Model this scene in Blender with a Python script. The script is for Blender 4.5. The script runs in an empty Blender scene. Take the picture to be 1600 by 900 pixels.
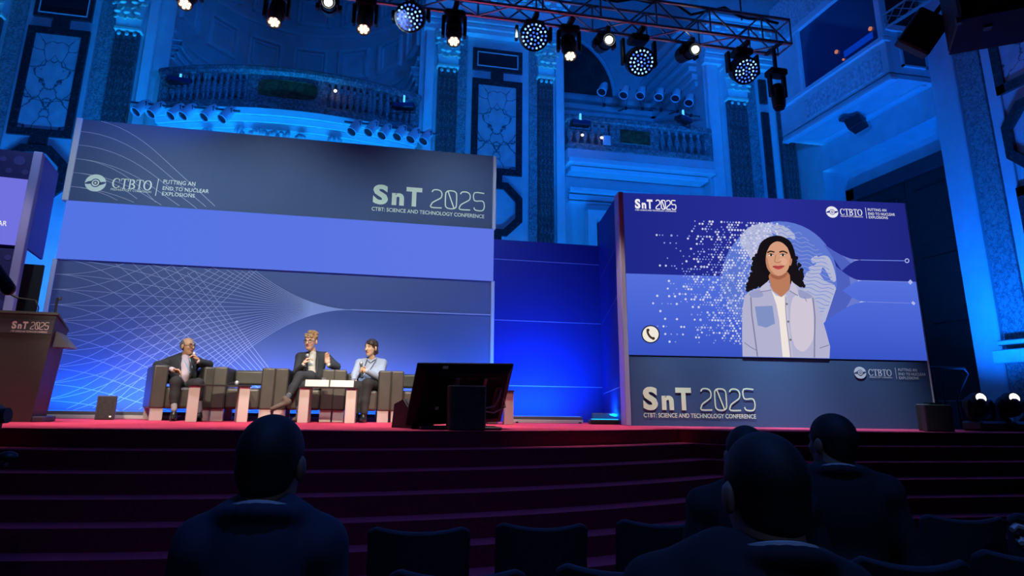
import bpy, bmesh, math, random
import numpy as np
from mathutils import Vector, Matrix

random.seed(7)
rng = np.random.RandomState(11)
scene = bpy.context.scene
col = scene.collection
PI = math.pi

# ------------------------------------------------------------------ camera
FPX, CX, CY, CZ = 1067.0, 775.0, 354.0, 1.1
PITCH = math.atan((636.6 - CY) / FPX)
ROLL, YAW = math.radians(.8), math.radians(12)
_F = Vector((math.sin(YAW) * math.cos(PITCH), math.cos(YAW) * math.cos(PITCH), math.sin(PITCH)))
_R = Vector((math.cos(YAW), -math.sin(YAW), 0))
_U = _R.cross(_F)
_R, _U = _R * math.cos(ROLL) + _U * math.sin(ROLL), _U * math.cos(ROLL) - _R * math.sin(ROLL)
C0 = Vector((0, 0, CZ))
cam_data = bpy.data.cameras.new('camera')
cam_data.sensor_width = 36
cam_data.lens = 36 * FPX / 1600
cam_data.shift_x = (800 - CX) / 1600
cam_data.shift_y = (CY - 450) / 1600
cam_data.clip_end = 200
cam = bpy.data.objects.new('camera', cam_data)
col.objects.link(cam)
mw = Matrix.Identity(4)
for i in range(3):
    mw[i][0], mw[i][1], mw[i][2], mw[i][3] = _R[i], _U[i], -_F[i], C0[i]
cam.matrix_world = mw
scene.camera = cam

def ray(x, y):
    return (x - CX) / FPX * _R - (y - CY) / FPX * _U + _F
def onY(x, y, Y):
    v = ray(x, y); return C0 + v * (Y / v.y)
def onX(x, y, X):
    v = ray(x, y); return C0 + v * (X / v.x)
def onZ(x, y, Z):
    v = ray(x, y); return C0 + v * ((Z - CZ) / v.z)
def at(x, y, d):
    return C0 + ray(x, y) * d

# ------------------------------------------------------------------ world, exposure
world = bpy.data.worlds.new('hall_dark')
scene.world = world
world.use_nodes = True
world.node_tree.nodes['Background'].inputs[0].default_value = (.02, .10, .5, 1)
world.node_tree.nodes['Background'].inputs[1].default_value = .012
vs = scene.view_settings
vs.view_transform = 'Standard'; vs.look = 'None'; vs.gamma = 1; vs.exposure = 0
vs.use_curve_mapping = False

# ------------------------------------------------------------------ large lights
def lamp(name, kind, loc, target, power, color, size=.3, angle=40, blend=.4, sy=None):
    d = bpy.data.lights.new(name, kind)
    d.energy = power; d.color = color
    if kind == 'SPOT':
        d.spot_size = math.radians(angle); d.spot_blend = blend; d.shadow_soft_size = size
    elif kind == 'AREA':
        d.size = size
        if sy: d.shape = 'RECTANGLE'; d.size_y = sy
    else:
        d.shadow_soft_size = size
    o = bpy.data.objects.new(name, d); col.objects.link(o)
    o.location = loc
    if target is not None:
        o.rotation_euler = (Vector(target) - Vector(loc)).to_track_quat('-Z', 'Y').to_euler()
    return o

WARM = (1, .84, .62)
COOL = (.55, .78, 1)
BLUE = (.003, .15, 1)
CYAN = (.0, .19, 1)
# profile spots on the panel seats and the lectern
for x, y, z, tx, ty, p, an in ((-2.6, .5, 6.6, -2.1, 9.9, 3800, 17), (-.7, .5, 6.6, -.5, 9.9, 3800, 16), (.5, .5, 6.6, .45, 9.9, 3000, 15), (1.7, .5, 6.6, 1.5, 9.9, 900, 13), (-4.2, .8, 6.6, -3.75, 8.5, 420, 14)):
    lamp('front_spot', 'SPOT', (x, y, z), (tx, ty, 1.35), p, WARM, .12, an, 1)
# truss spots, steep on the carpet, shuttered at the stage edge
for x, y in ((-4.2, 7.75), (-2.7, 7.75), (-1.2, 7.75), (.3, 7.75), (1.8, 7.9), (3.0, 8.6)):
    lamp('truss_spot', 'SPOT', (x, y, 5.45), (x, y + .75, .88), 450, (1, .80, .70), .1, 50, .3)
# cool truss wash on the printed panels
for x, tx, tz, p in ((-3.6, -3.6, 4.4, 330), (-1.6, -1.6, 4.4, 330), (.4, .2, 4.4, 330), (1.8, 1.6, 4.4, 330)):
    lamp('panel_wash', 'SPOT', (x, 7.7, 5.9), (tx, 10.9, tz - 1.4), p, COOL, .1, 84, .9)
lamp('panel_wash', 'SPOT', (4.6, 7.3, 6.0), (5.2, 9.1, 1.9), 1500, COOL, .1, 42, .9)
lamp('panel_wash', 'SPOT', (6.2, 7.3, 6.0), (6.7, 8.8, 1.9), 1500, COOL, .1, 42, .9)
# faint blue fill added over the audience for chair rims and collars
lamp('added_audience_fill', 'SPOT', (.5, .6, 9.0), (1.0, 1.6, 0), 700, (.05, .22, 1), .3, 80, .9)
lamp('added_audience_fill', 'SPOT', (.4, -5.0, 6.5), (.9, 2.0, .8), 170, (.30, .48, 1), .3, 50, .9)
# added blue lamps near the truss washing the historic walls; the heads face outward
for x, tx, tz, p in ((-1.0, -7.0, 8.0, 950), (.6, -1.5, 9.0, 620), (2.2, 3.0, 8.5, 800), (4.0, 7.0, 9.0, 900), (5.3, 11.0, 8.0, 750), (5.0, 10.0, 12.5, 900)):
    lamp('added_wall_wash', 'SPOT', (x, 8.0, 6.0), (tx, 15.5, tz), p, BLUE, .15, 66, .8)
# unseen uplights added behind the screens to brighten the back wall
for x, p in ((-8.0, 700), (-6.3, 800), (-5.0, 700), (3.2, 550), (4.6, 550), (6.6, 350), (9.4, 700)):
    lamp('added_uplight', 'SPOT', (x, 12.6, 1.0), (x, 15.4, 6.6), p, CYAN, .15, 85, .9)
for x in (-3.4, -1.5, .4):
    lamp('added_uplight', 'SPOT', (x, 12.6, 1.0), (x, 14.2, 6.6), 1300, (.0, .27, 1), .15, 60, .9)
for y in (8.6, 9.9):
    lamp('added_uplight', 'SPOT', (9.3, y, 1.0), (11.4, y + .2, 6.0), 1000, (.0, .13, 1), .15, 100, .9)
# narrow uplights grazing the pilasters up to the gilded capitals
for x in (-7.9, -5.18, 1.92, 4.37, 9.61, 11.0):
    lamp('pilaster_uplight', 'SPOT', (x, 13.9, 1.0), (x, 14.72, 9.6), 1100, (.01, .34, 1), .08, 15, .8)
# ------------------------------------------------------------------ helpers
ZS = .88                      # stage floor
RISE = .88 / 6
ZF = -.29                     # audience floor

def lin(r, g, b):
    f = lambda c: (c / 255 / 12.92) if c / 255 <= .04045 else ((c / 255 + .055) / 1.055) ** 2.4
    return (f(r), f(g), f(b))

MATS = {}
def M(name, rgb, rough=.6, metal=0, emit=None, es=1.0, noise=0, nscale=8, spec=.5, bump=0, alpha=None, sheen=0):
    if name in MATS: return MATS[name]
    m = bpy.data.materials.new(name); m.use_nodes = True
    nt = m.node_tree; b = nt.nodes['Principled BSDF']
    b.inputs['Base Color'].default_value = (*rgb, 1)
    b.inputs['Roughness'].default_value = rough
    b.inputs['Metallic'].default_value = metal
    b.inputs['Specular IOR Level'].default_value = spec
    if emit:
        b.inputs['Emission Color'].default_value = (*emit, 1)
        b.inputs['Emission Strength'].default_value = es
    if noise or bump:
        tc = nt.nodes.new('ShaderNodeTexCoord'); n = nt.nodes.new('ShaderNodeTexNoise')
        n.inputs['Scale'].default_value = nscale; n.inputs['Detail'].default_value = 5
        nt.links.new(tc.outputs['Object'], n.inputs['Vector'])
        if noise:
            r = nt.nodes.new('ShaderNodeValToRGB')
            r.color_ramp.elements[0].position = .3; r.color_ramp.elements[1].position = .7
            r.color_ramp.elements[0].color = (*[c * (1 - noise) for c in rgb], 1)
            r.color_ramp.elements[1].color = (*[min(1, c * (1 + noise)) for c in rgb], 1)
            nt.links.new(n.outputs['Fac'], r.inputs[0]); nt.links.new(r.outputs[0], b.inputs['Base Color'])
        if bump:
            bp = nt.nodes.new('ShaderNodeBump'); bp.inputs['Strength'].default_value = bump
            bp.inputs['Distance'].default_value = .02
            nt.links.new(n.outputs['Fac'], bp.inputs['Height']); nt.links.new(bp.outputs[0], b.inputs['Normal'])
    if alpha is not None:
        b.inputs['Transmission Weight'].default_value = alpha
    MATS[name] = m
    return m

def marble(name, base, vein, scale, width, rough=.3, mirror=False, warp=1.2):
    m = bpy.data.materials.new(name); m.use_nodes = True
    nt = m.node_tree; b = nt.nodes['Principled BSDF']; b.inputs['Roughness'].default_value = rough
    L = nt.links.new
    tc = nt.nodes.new('ShaderNodeTexCoord')
    vec = tc.outputs['Object']
    if mirror:                      # book-matched slab: mirrored about the centre of the panel
        s = nt.nodes.new('ShaderNodeSeparateXYZ'); L(vec, s.inputs[0])
        a = nt.nodes.new('ShaderNodeMath'); a.operation = 'ABSOLUTE'; L(s.outputs[0], a.inputs[0])
        c = nt.nodes.new('ShaderNodeCombineXYZ'); L(a.outputs[0], c.inputs[0]); L(s.outputs[2], c.inputs[2]); L(s.outputs[1], c.inputs[1])
        vec = c.outputs[0]
    n = nt.nodes.new('ShaderNodeTexNoise'); n.inputs['Scale'].default_value = scale * .8; n.inputs['Detail'].default_value = 6
    L(vec, n.inputs['Vector'])
    mix = nt.nodes.new('ShaderNodeMixRGB'); mix.blend_type = 'ADD'; mix.inputs[0].default_value = warp / scale
    L(vec, mix.inputs[1]); L(n.outputs['Color'], mix.inputs[2])
    v = nt.nodes.new('ShaderNodeTexVoronoi'); v.feature = 'DISTANCE_TO_EDGE'; v.inputs['Scale'].default_value = scale
    L(mix.outputs[0], v.inputs['Vector'])
    r = nt.nodes.new('ShaderNodeValToRGB')
    r.color_ramp.elements[0].position = 0; r.color_ramp.elements[1].position = width
    r.color_ramp.elements[0].color = (*vein, 1); r.color_ramp.elements[1].color = (*base, 1)
    L(v.outputs['Distance'], r.inputs[0])
    n2 = nt.nodes.new('ShaderNodeTexNoise'); n2.inputs['Scale'].default_value = scale * 2.2; n2.inputs['Detail'].default_value = 8
    L(vec, n2.inputs['Vector'])
    r2 = nt.nodes.new('ShaderNodeValToRGB')
    r2.color_ramp.elements[0].position = .35; r2.color_ramp.elements[1].position = .6
    r2.color_ramp.elements[0].color = (.72, .72, .74, 1); r2.color_ramp.elements[1].color = (1, 1, 1, 1)
    L(n2.outputs['Fac'], r2.inputs[0])
    mu = nt.nodes.new('ShaderNodeMixRGB'); mu.blend_type = 'MULTIPLY'; mu.inputs[0].default_value = .8
    L(r.outputs[0], mu.inputs[1]); L(r2.outputs[0], mu.inputs[2]); L(mu.outputs[0], b.inputs['Base Color'])
    MATS[name] = m
    return m

def emis(name, rgb, s=1.0):
    if name in MATS: return MATS[name]
    m = bpy.data.materials.new(name); m.use_nodes = True
    nt = m.node_tree; nt.nodes.clear()
    e = nt.nodes.new('ShaderNodeEmission'); o = nt.nodes.new('ShaderNodeOutputMaterial')
    e.inputs[0].default_value = (*rgb, 1); e.inputs[1].default_value = s
    nt.links.new(e.outputs[0], o.inputs[0]); MATS[name] = m
    return m

def emis_grad(name, stops, axis=2, s=1.0, lo=0., hi=1.):
    """screen picture with a gradient in the object's own coordinates"""
    m = bpy.data.materials.new(name); m.use_nodes = True
    nt = m.node_tree; nt.nodes.clear(); L = nt.links.new
    e = nt.nodes.new('ShaderNodeEmission'); o = nt.nodes.new('ShaderNodeOutputMaterial')
    tc = nt.nodes.new('ShaderNodeTexCoord'); sp = nt.nodes.new('ShaderNodeSeparateXYZ')
    mr = nt.nodes.new('ShaderNodeMapRange'); mr.inputs[1].default_value = lo; mr.inputs[2].default_value = hi
    cr = nt.nodes.new('ShaderNodeValToRGB')
    L(tc.outputs['Object'], sp.inputs[0]); L(sp.outputs[axis], mr.inputs[0]); L(mr.outputs[0], cr.inputs[0])
    els = cr.color_ramp.elements
    while len(els) < len(stops): els.new(.5)
    for el, (p, c) in zip(els, stops): el.position = p; el.color = (*c, 1)
    L(cr.outputs[0], e.inputs[0]); e.inputs[1].default_value = s; L(e.outputs[0], o.inputs[0])
    MATS[name] = m
    return m

class G:
    """geometry collector for ONE mesh"""
    def __init__(s): s.v = []; s.f = []; s.mi = []; s.cur = 0
    def add(s, vs, fs):
        o = len(s.v); s.v += [tuple(v) for v in vs]; s.f += [tuple(i + o for i in f) for f in fs]; s.mi += [s.cur] * len(fs)
        return s
    def box(s, lo, hi, ch=0, mat=None):
        x0, y0, z0 = [min(a, b) for a, b in zip(lo, hi)]; x1, y1, z1 = [max(a, b) for a, b in zip(lo, hi)]
        ch = min(ch, (x1 - x0) * .49, (y1 - y0) * .49, (z1 - z0) * .49)
        if ch <= 0:
            vs = [(x0, y0, z0), (x1, y0, z0), (x1, y1, z0), (x0, y1, z0), (x0, y0, z1), (x1, y0, z1), (x1, y1, z1), (x0, y1, z1)]
            fs = [(0, 3, 2, 1), (4, 5, 6, 7), (0, 1, 5, 4), (1, 2, 6, 5), (2, 3, 7, 6), (3, 0, 4, 7)]
        else:
            vs = []; idx = {}
            for i in (0, 1):
                for j in (0, 1):
                    for k in (0, 1):
                        p = (x1 if i else x0, y1 if j else y0, z1 if k else z0)
                        sg = (-ch if i else ch, -ch if j else ch, -ch if k else ch)
                        for a in range(3):
                            q = [p[0] + sg[0], p[1] + sg[1], p[2] + sg[2]]; q[a] = p[a]
                            idx[(i, j, k, a)] = len(vs); vs.append(tuple(q))
            I = idx; fs = []
            for a in range(3):
                b, c = (a + 1) % 3, (a + 2) % 3
                for sd in (0, 1):
                    cyc = [(0, 0), (1, 0), (1, 1), (0, 1)]
                    if not sd: cyc = cyc[::-1]
                    q = []
                    for u, w in cyc:
                        t = [0, 0, 0]; t[a] = sd; t[b] = u; t[c] = w; q.append(I[(*t, a)])
                    fs.append(tuple(q))
                for u in (0, 1):          # edges running along axis a
                    for w in (0, 1):
                        def key(e, ax):
                            t = [0, 0, 0]; t[a] = e; t[b] = u; t[c] = w; return I[(*t, ax)]
                        q = (key(0, b), key(1, b), key(1, c), key(0, c))
                        fs.append(q if (u + w) % 2 == 0 else q[::-1])
            for i in (0, 1):
                for j in (0, 1):
                    for k in (0, 1):
                        q = (I[(i, j, k, 0)], I[(i, j, k, 1)], I[(i, j, k, 2)])
                        fs.append(q if (i + j + k) % 2 else q[::-1])
        if mat is not None: vs = [tuple(mat @ Vector(v)) for v in vs]
        return s.add(vs, fs)
    def cyl(s, p0, p1, r0, r1=None, n=12, caps=True):
        r1 = r0 if r1 is None else r1
        p0, p1 = Vector(p0), Vector(p1); d = (p1 - p0)
        if d.length < 1e-9: return s
        d.normalize(); a = d.orthogonal().normalized(); b = d.cross(a)
        vs = []
        for p, r in ((p0, r0), (p1, r1)):
            for i in range(n):
                t = 2 * PI * i / n; vs.append(p + a * (math.cos(t) * r) + b * (math.sin(t) * r))
        fs = [(i, (i + 1) % n, n + (i + 1) % n, n + i) for i in range(n)]
        if caps: fs += [tuple(range(n))[::-1], tuple(range(n, 2 * n))]
        return s.add(vs, fs)
    def tube(s, pts, r, n=8, closed=False):
        pts = [Vector(p) for p in pts]; N = len(pts); vs = []; prev = None
        for i, p in enumerate(pts):
            d = (pts[min(i + 1, N - 1)] - pts[max(i - 1, 0)])
            d = d.normalized() if d.length > 1e-9 else Vector((0, 0, 1))
            a = d.orthogonal().normalized() if prev is None else (prev - d * prev.dot(d)).normalized()
            prev = a; b = d.cross(a)
            rr = r[i] if isinstance(r, (list, tuple)) else r
            for k in range(n):
                t = 2 * PI * k / n; vs.append(p + a * (math.cos(t) * rr) + b * (math.sin(t) * rr))
        fs = [(i * n + k, i * n + (k + 1) % n, (i + 1) * n + (k + 1) % n, (i + 1) * n + k) for i in range(N - 1) for k in range(n)]
        fs += [tuple(range(n))[::-1], tuple(range((N - 1) * n, N * n))]
        return s.add(vs, fs)
    def lathe(s, prof, c=(0, 0, 0), n=16, mat=None):
        vs = []; m = len(prof)
        for i in range(n):
            t = 2 * PI * i / n
            for r, z in prof: vs.append(Vector((c[0] + r * math.cos(t), c[1] + r * math.sin(t), c[2] + z)))
        fs = [(i * m + k, ((i + 1) % n) * m + k, ((i + 1) % n) * m + k + 1, i * m + k + 1) for i in range(n) for k in range(m - 1)]
        fs += [tuple(i * m for i in range(n))[::-1], tuple(i * m + m - 1 for i in range(n))]
        if mat is not None: vs = [mat @ v for v in vs]
        return s.add(vs, fs)
    def prism(s, poly, y0, y1, axis='y'):
        """poly in (x,z) extruded along y; axis 'z': (x,y) along z; axis 'x': (y,z) along x"""
        def P(a, b, t): return (a, t, b) if axis == 'y' else ((a, b, t) if axis == 'z' else (t, a, b))
        n = len(poly)
        vs = [P(a, b, y0) for a, b in poly] + [P(a, b, y1) for a, b in poly]
        fs = [tuple(range(n)), tuple(range(n, 2 * n))[::-1]] + [(i, n + i, n + (i + 1) % n, (i + 1) % n) for i in range(n)]
        return s.add(vs, fs)
    def ell(s, c, r, nu=12, nv=8, mat=None):
        vs = [Vector((0, 0, -1))]
        for j in range(1, nv):
            p = -PI / 2 + PI * j / nv
            for i in range(nu):
                t = 2 * PI * i / nu; vs.append(Vector((math.cos(p) * math.cos(t), math.cos(p) * math.sin(t), math.sin(p))))
        vs.append(Vector((0, 0, 1)))
        fs = [(0, 1 + (i + 1) % nu, 1 + i) for i in range(nu)]
        for j in range(nv - 2):
            for i in range(nu):
                a = 1 + j * nu; fs.append((a + i, a + (i + 1) % nu, a + nu + (i + 1) % nu, a + nu + i))
        a = 1 + (nv - 2) * nu; t = len(vs) - 1
        fs += [(a + i, a + (i + 1) % nu, t) for i in range(nu)]
        out = []
        for v in vs:
            w = Vector((v.x * r[0], v.y * r[1], v.z * r[2]))
            if mat is not None: w = mat @ w
            out.append(w + Vector(c))
        return s.add(out, fs)
    def mesh(s, name, mats, smooth=False, weld=False):
        me = bpy.data.meshes.new(name); me.from_pydata(s.v, [], s.f)
        for m in (mats if isinstance(mats, (list, tuple)) else [mats]): me.materials.append(m)
        if isinstance(mats, (list, tuple)): me.polygons.foreach_set('material_index', s.mi)
        bm = bmesh.new(); bm.from_mesh(me); bmesh.ops.recalc_face_normals(bm, faces=bm.faces); bm.to_mesh(me); bm.free()
        if smooth:
            me.polygons.foreach_set('use_smooth', [True] * len(me.polygons))
            try: me.set_sharp_from_angle(angle=math.radians(40))
            except Exception: pass
        me.update()
        return me
    def o(s, name, mats, parent=None, smooth=False, loc=None):
        ob = bpy.data.objects.new(name, s.mesh(name, mats, smooth)); col.objects.link(ob)
        if parent is not None: ob.parent = parent
        if loc is not None: ob.location = loc
        return ob

def tag(o, label=None, cat=None, group=None, kind=None):
    if label: o['label'] = label
    if cat: o['category'] = cat
    if group: o['group'] = group
    if kind: o['kind'] = kind
    return o

def thing(name, label, cat, loc=(0, 0, 0), rotz=0, group=None, kind=None):
    o = bpy.data.objects.new(name, None); o.empty_display_size = .1
    col.objects.link(o); o.location = loc; o.rotation_euler = (0, 0, rotz)
    return tag(o, label, cat, group, kind)

def share(name, me, parent, loc=(0, 0, 0), rot=(0, 0, 0), scale=(1, 1, 1)):
    o = bpy.data.objects.new(name, me); col.objects.link(o); o.parent = parent
    o.location = loc; o.rotation_euler = rot; o.scale = scale
    return o

def dup(root, loc, rotz=None, label=None, group=None):
    r = root.copy(); col.objects.link(r); r.location = loc
    if rotz is not None: r.rotation_euler = (0, 0, rotz)
    if label: r['label'] = label
    if group: r['group'] = group
    for ch in [o for o in bpy.data.objects if o.parent == root]:
        c = ch.copy(); col.objects.link(c); c.parent = r
        for g in [o for o in bpy.data.objects if o.parent == ch]:
            d = g.copy(); col.objects.link(d); d.parent = c
    return r

def structure(o, label=None): return tag(o, label, None, None, 'structure')

# flat lettering: outlines of a text as 2D verts and faces, normalised to a unit box
_tc = {}
def text2d(s, bold=0.0, shear=0.0, spacing=1.0):
    key = (s, bold, shear, spacing)
    if key in _tc: return _tc[key]
    cu = bpy.data.curves.new('t', 'FONT'); cu.body = s; cu.size = 1; cu.resolution_u = 4; cu.offset = bold
    cu.shear = shear; cu.space_character = spacing; cu.fill_mode = 'FRONT'
    ob = bpy.data.objects.new('t', cu); col.objects.link(ob)
    dg = bpy.context.evaluated_depsgraph_get(); me = ob.evaluated_get(dg).to_mesh()
    vs = [(v.co.x, v.co.y) for v in me.vertices]; fs = [tuple(p.vertices) for p in me.polygons]
    ob.evaluated_get(dg).to_mesh_clear(); bpy.data.objects.remove(ob); bpy.data.curves.remove(cu)
    x0 = min(v[0] for v in vs); x1 = max(v[0] for v in vs); y0 = min(v[1] for v in vs); y1 = max(v[1] for v in vs)
    vs = [((x - x0) / (x1 - x0), (y - y0) / (y1 - y0)) for x, y in vs]
    _tc[key] = (vs, fs)
    return _tc[key]

def stroke2d(pts, w, closed=False):
    """flat ribbon along a 2D polyline"""
    P = [Vector((p[0], p[1])) for p in pts]; n = len(P); vs = []; fs = []
    for i, p in enumerate(P):
        a = P[(i - 1) % n] if (closed or i > 0) else p; b = P[(i + 1) % n] if (closed or i < n - 1) else p
        d = (b - a); d = d.normalized() if d.length > 1e-9 else Vector((1, 0)); q = Vector((-d.y, d.x)) * (w / 2)
        vs += [tuple(p + q), tuple(p - q)]
    m = n if closed else n - 1
    for i in range(m):
        j = (i + 1) % n; fs.append((2 * i, 2 * i + 1, 2 * j + 1, 2 * j))
    return vs, fs

def smooth2d(pts, k=4, closed=True):
    n = len(pts); out = []
    rng_ = range(n) if closed else range(n - 1)
    for i in rng_:
        g = (lambda j: pts[j % n]) if closed else (lambda j: pts[max(0, min(n - 1, j))])
        p0, p1, p2, p3 = g(i - 1), g(i), g(i + 1), g(i + 2)
        for t in range(k):
            u = t / k
            out.append(tuple(.5 * (2 * b + (c - a) * u + (2 * a - 5 * b + 4 * c - d) * u * u + (3 * b - a - 3 * c + d) * u ** 3) for a, b, c, d in zip(p0, p1, p2, p3)))
    if not closed: out.append(tuple(pts[-1]))
    return out

def circle2d(c, r, n=20, r2=None):
    return [(c[0] + r * math.cos(2 * PI * i / n), c[1] + (r2 or r) * math.sin(2 * PI * i / n)) for i in range(n)]

def homography(src, dst):
    A = []; b = []
    for (x, y), (u, v) in zip(src, dst):
        A.append([x, y, 1, 0, 0, 0, -u * x, -u * y]); b.append(u)
        A.append([0, 0, 0, x, y, 1, -v * x, -v * y]); b.append(v)
    h = np.linalg.solve(np.array(A, float), np.array(b, float))
    def f(x, y):
        w = h[6] * x + h[7] * y + 1
        return ((h[0] * x + h[1] * y + h[2]) / w, (h[3] * x + h[4] * y + h[5]) / w)
    return f
# ------------------------------------------------------------------ materials of the hall
plaster = M('plaster', (.62, .62, .60), .75, noise=.08, nscale=3)
plaster2 = M('plaster_trim', (.72, .72, .70), .6, noise=.05, nscale=5)
black_marble = marble('black_marble', (.025, .03, .032), (.22, .25, .25), 9, .012, .25, warp=2.5)
grey_marble = marble('grey_marble', (.36, .38, .37), (.12, .13, .14), 7, .10, .35, warp=4)
red_marble = marble('dark_red_marble', (.13, .075, .075), (.34, .27, .26), 5, .06, .3, warp=4)
slab_marble = marble('bookmatched_marble', (.60, .60, .58), (.03, .03, .045), 1.7, .028, .3, mirror=True, warp=1.5)
rail_marble = marble('rail_marble', (.20, .18, .17), (.48, .44, .42), 6, .10, .35, warp=4)
gold = M('gilded_stucco', (.92, .95, .70), .4, .1)
vent_mesh = M('vent_grille', (.015, .017, .02), .5, noise=.5, nscale=60)
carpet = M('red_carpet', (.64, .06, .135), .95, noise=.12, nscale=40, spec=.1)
carpet_riser_shaded = M('riser_carpet_shaded', (.22, .010, .040), .95, noise=.15, nscale=40, spec=.1)  # same carpet darkened: shade on the risers put into the colour
dark_floor = M('dark_parquet', (.07, .045, .035), .5, noise=.3, nscale=6)
door_wood = M('dark_door_wood', (.016, .017, .015), .5, noise=.2, nscale=5)
glass_dark = M('booth_glass', (.02, .05, .12), .08, spec=.6)
black = M('black_paint', (.012, .012, .014), .5)
black_soft = M('black_fabric_cloth', (.010, .010, .013), .9)

# ------------------------------------------------------------------ floor and stage
structure(G().box((-14, -6, ZF - .1), (16, 16, ZF)).o('floor', dark_floor), 'dark wooden hall floor')

RK = [8.60, 8.92, 9.20, 9.47, 9.72, 9.96, 10.24, 10.6]
YK = [7.20, 6.93, 6.65, 6.38, 6.14, 5.90, 5.62, 4.60]
def front(k, x):
    xc = -.8; dx = abs(x - xc); lim = 4.7
    arc = lambda d: 15 - math.sqrt(RK[k] ** 2 - d * d)
    if dx <= lim: return arc(dx)
    if dx < lim + .4: return arc(lim) + (YK[k] - arc(lim)) * (dx - lim) / .4
    return YK[k]
XS = [-13, -9, -5.9] + [-5.5 + i * .235 for i in range(41)] + [4.3, 7, 10, 12.5]
XS = sorted(set(round(x, 3) for x in XS))
stage = thing('stage_platform', 'red carpeted stage platform with broad curved steps', None, (0, 7, ZF), kind='structure')
def slab(k, zt, zb, back):
    fr = [(x, front(k, x) - 7) for x in XS]
    poly = fr + [(x, b - 7) for x, b in back]
    g = G(); n = len(poly)
    vs = [(x, y, zb - ZF) for x, y in poly] + [(x, y, zt - ZF) for x, y in poly]
    g.v = vs
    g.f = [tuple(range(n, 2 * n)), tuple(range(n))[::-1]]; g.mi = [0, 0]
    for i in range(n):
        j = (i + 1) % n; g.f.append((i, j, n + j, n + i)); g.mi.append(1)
    return g
g = slab(0, ZS, ZF, [(12.5, 15.2), (-13, 15.2)])
g.o('stage_deck', [carpet, carpet_riser_shaded], stage)
for k in range(1, 8):
    zt = ZS - RISE * k
    mats = [carpet, carpet_riser_shaded] if k < 7 else [dark_floor, carpet_riser_shaded]
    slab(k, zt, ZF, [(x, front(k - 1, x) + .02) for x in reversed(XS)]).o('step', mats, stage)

# ------------------------------------------------------------------ back wall
WY = 15.0
wb = thing('wall_back', 'ornate marble and stucco wall of the historic hall', None, (0, WY, ZF), kind='structure')
OFF = Vector((0, -WY, -ZF))
def wbx(name, mat, x0, x1, y0, y1, z0, z1, ch=0, parent=None, smooth=False):
    """box given in hall coordinates, child of the back wall, own origin at its centre"""
    c = Vector(((x0 + x1) / 2, (y0 + y1) / 2, (z0 + z1) / 2)); h = Vector((abs(x1 - x0) / 2, abs(y1 - y0) / 2, abs(z1 - z0) / 2))
    ob = G().box(-h, h, ch).o(name, mat, parent or wb, smooth)
    ob.location = c + OFF
    return ob
ZT = 14.0
wbx('pier', plaster, -13, -4.3, WY, WY + .6, ZF, ZT)
wbx('pier', plaster, 1.25, 4.88, WY, WY + .6, ZF, ZT)
wbx('pier', plaster, 8.75, 12.3, WY, WY + .6, ZF, ZT)
wbx('spandrel', plaster, -4.3, 1.25, WY + .05, WY + .55, 12.6, ZT)
wbx('spandrel', plaster, 4.88, 8.75, WY + .05, WY + .55, 12.2, ZT)
wbx('under_balcony_wall', plaster, -4.3, 1.25, WY + .05, WY + .5, ZF, 6.9)

def wframe(x0, x1, z0, z1, w, mat, proud=.07, name='panel_frame', wt=None, wbot=None):
    c = Vector(((x0 + x1) / 2, WY, (z0 + z1) / 2)); a = (x1 - x0) / 2; b = (z1 - z0) / 2
    wt = wt or w; wbot = wbot or w
    g = G()
    g.box((-a, -proud, -b), (-a + w, 0, b)); g.box((a - w, -proud, -b), (a, 0, b))
    g.box((-a + w, -proud, b - wt), (a - w, 0, b)); g.box((-a + w, -proud, -b), (a - w, 0, -b + wbot))
    ob = g.o(name, mat, wb); ob.location = c + OFF
    return ob
def octagon(x0, x1, z0, z1, w, mat, proud=.08, cut=.36):
    c = Vector(((x0 + x1) / 2, WY, (z0 + z1) / 2)); g = G()
    def ring(a, b, k): return [(-a + k, -b), (a - k, -b), (a, -b + k), (a, b - k), (a - k, b), (-a + k, b), (-a, b - k), (-a, -b + k)]
    a, b = (x1 - x0) / 2, (z1 - z0) / 2
    o_, i_ = ring(a, b, cut), ring(a - w, b - w, cut - w * .42)
    vs = [(x, -proud, z) for x, z in o_] + [(x, -proud, z) for x, z in i_] + [(x, 0, z) for x, z in o_] + [(x, 0, z) for x, z in i_]
    fs = []
    for i in range(8):
        j = (i + 1) % 8
        fs += [(i, j, 8 + j, 8 + i), (i, 16 + i, 16 + j, j), (8 + i, 8 + j, 24 + j, 24 + i)]
    g.add(vs, fs); ob = g.o('octagon_frame', mat, wb); ob.location = c + OFF
    return ob

# acanthus leaf shared by every capital
lg = G()
for sx in (-1, 0, 1):
    m = Matrix.Rotation(math.radians(24 * sx), 3, 'Y') @ Matrix.Rotation(math.radians(-38), 3, 'X')
    lg.ell((sx * .045, -.03 - .01 * (sx == 0), .01 - .012 * abs(sx)), (.034, .022, .062), 8, 6, m)
lg.ell((0, -.075, .07), (.055, .035, .028), 8, 6)
leaf_me = lg.mesh('leaf', gold, True)

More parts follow.
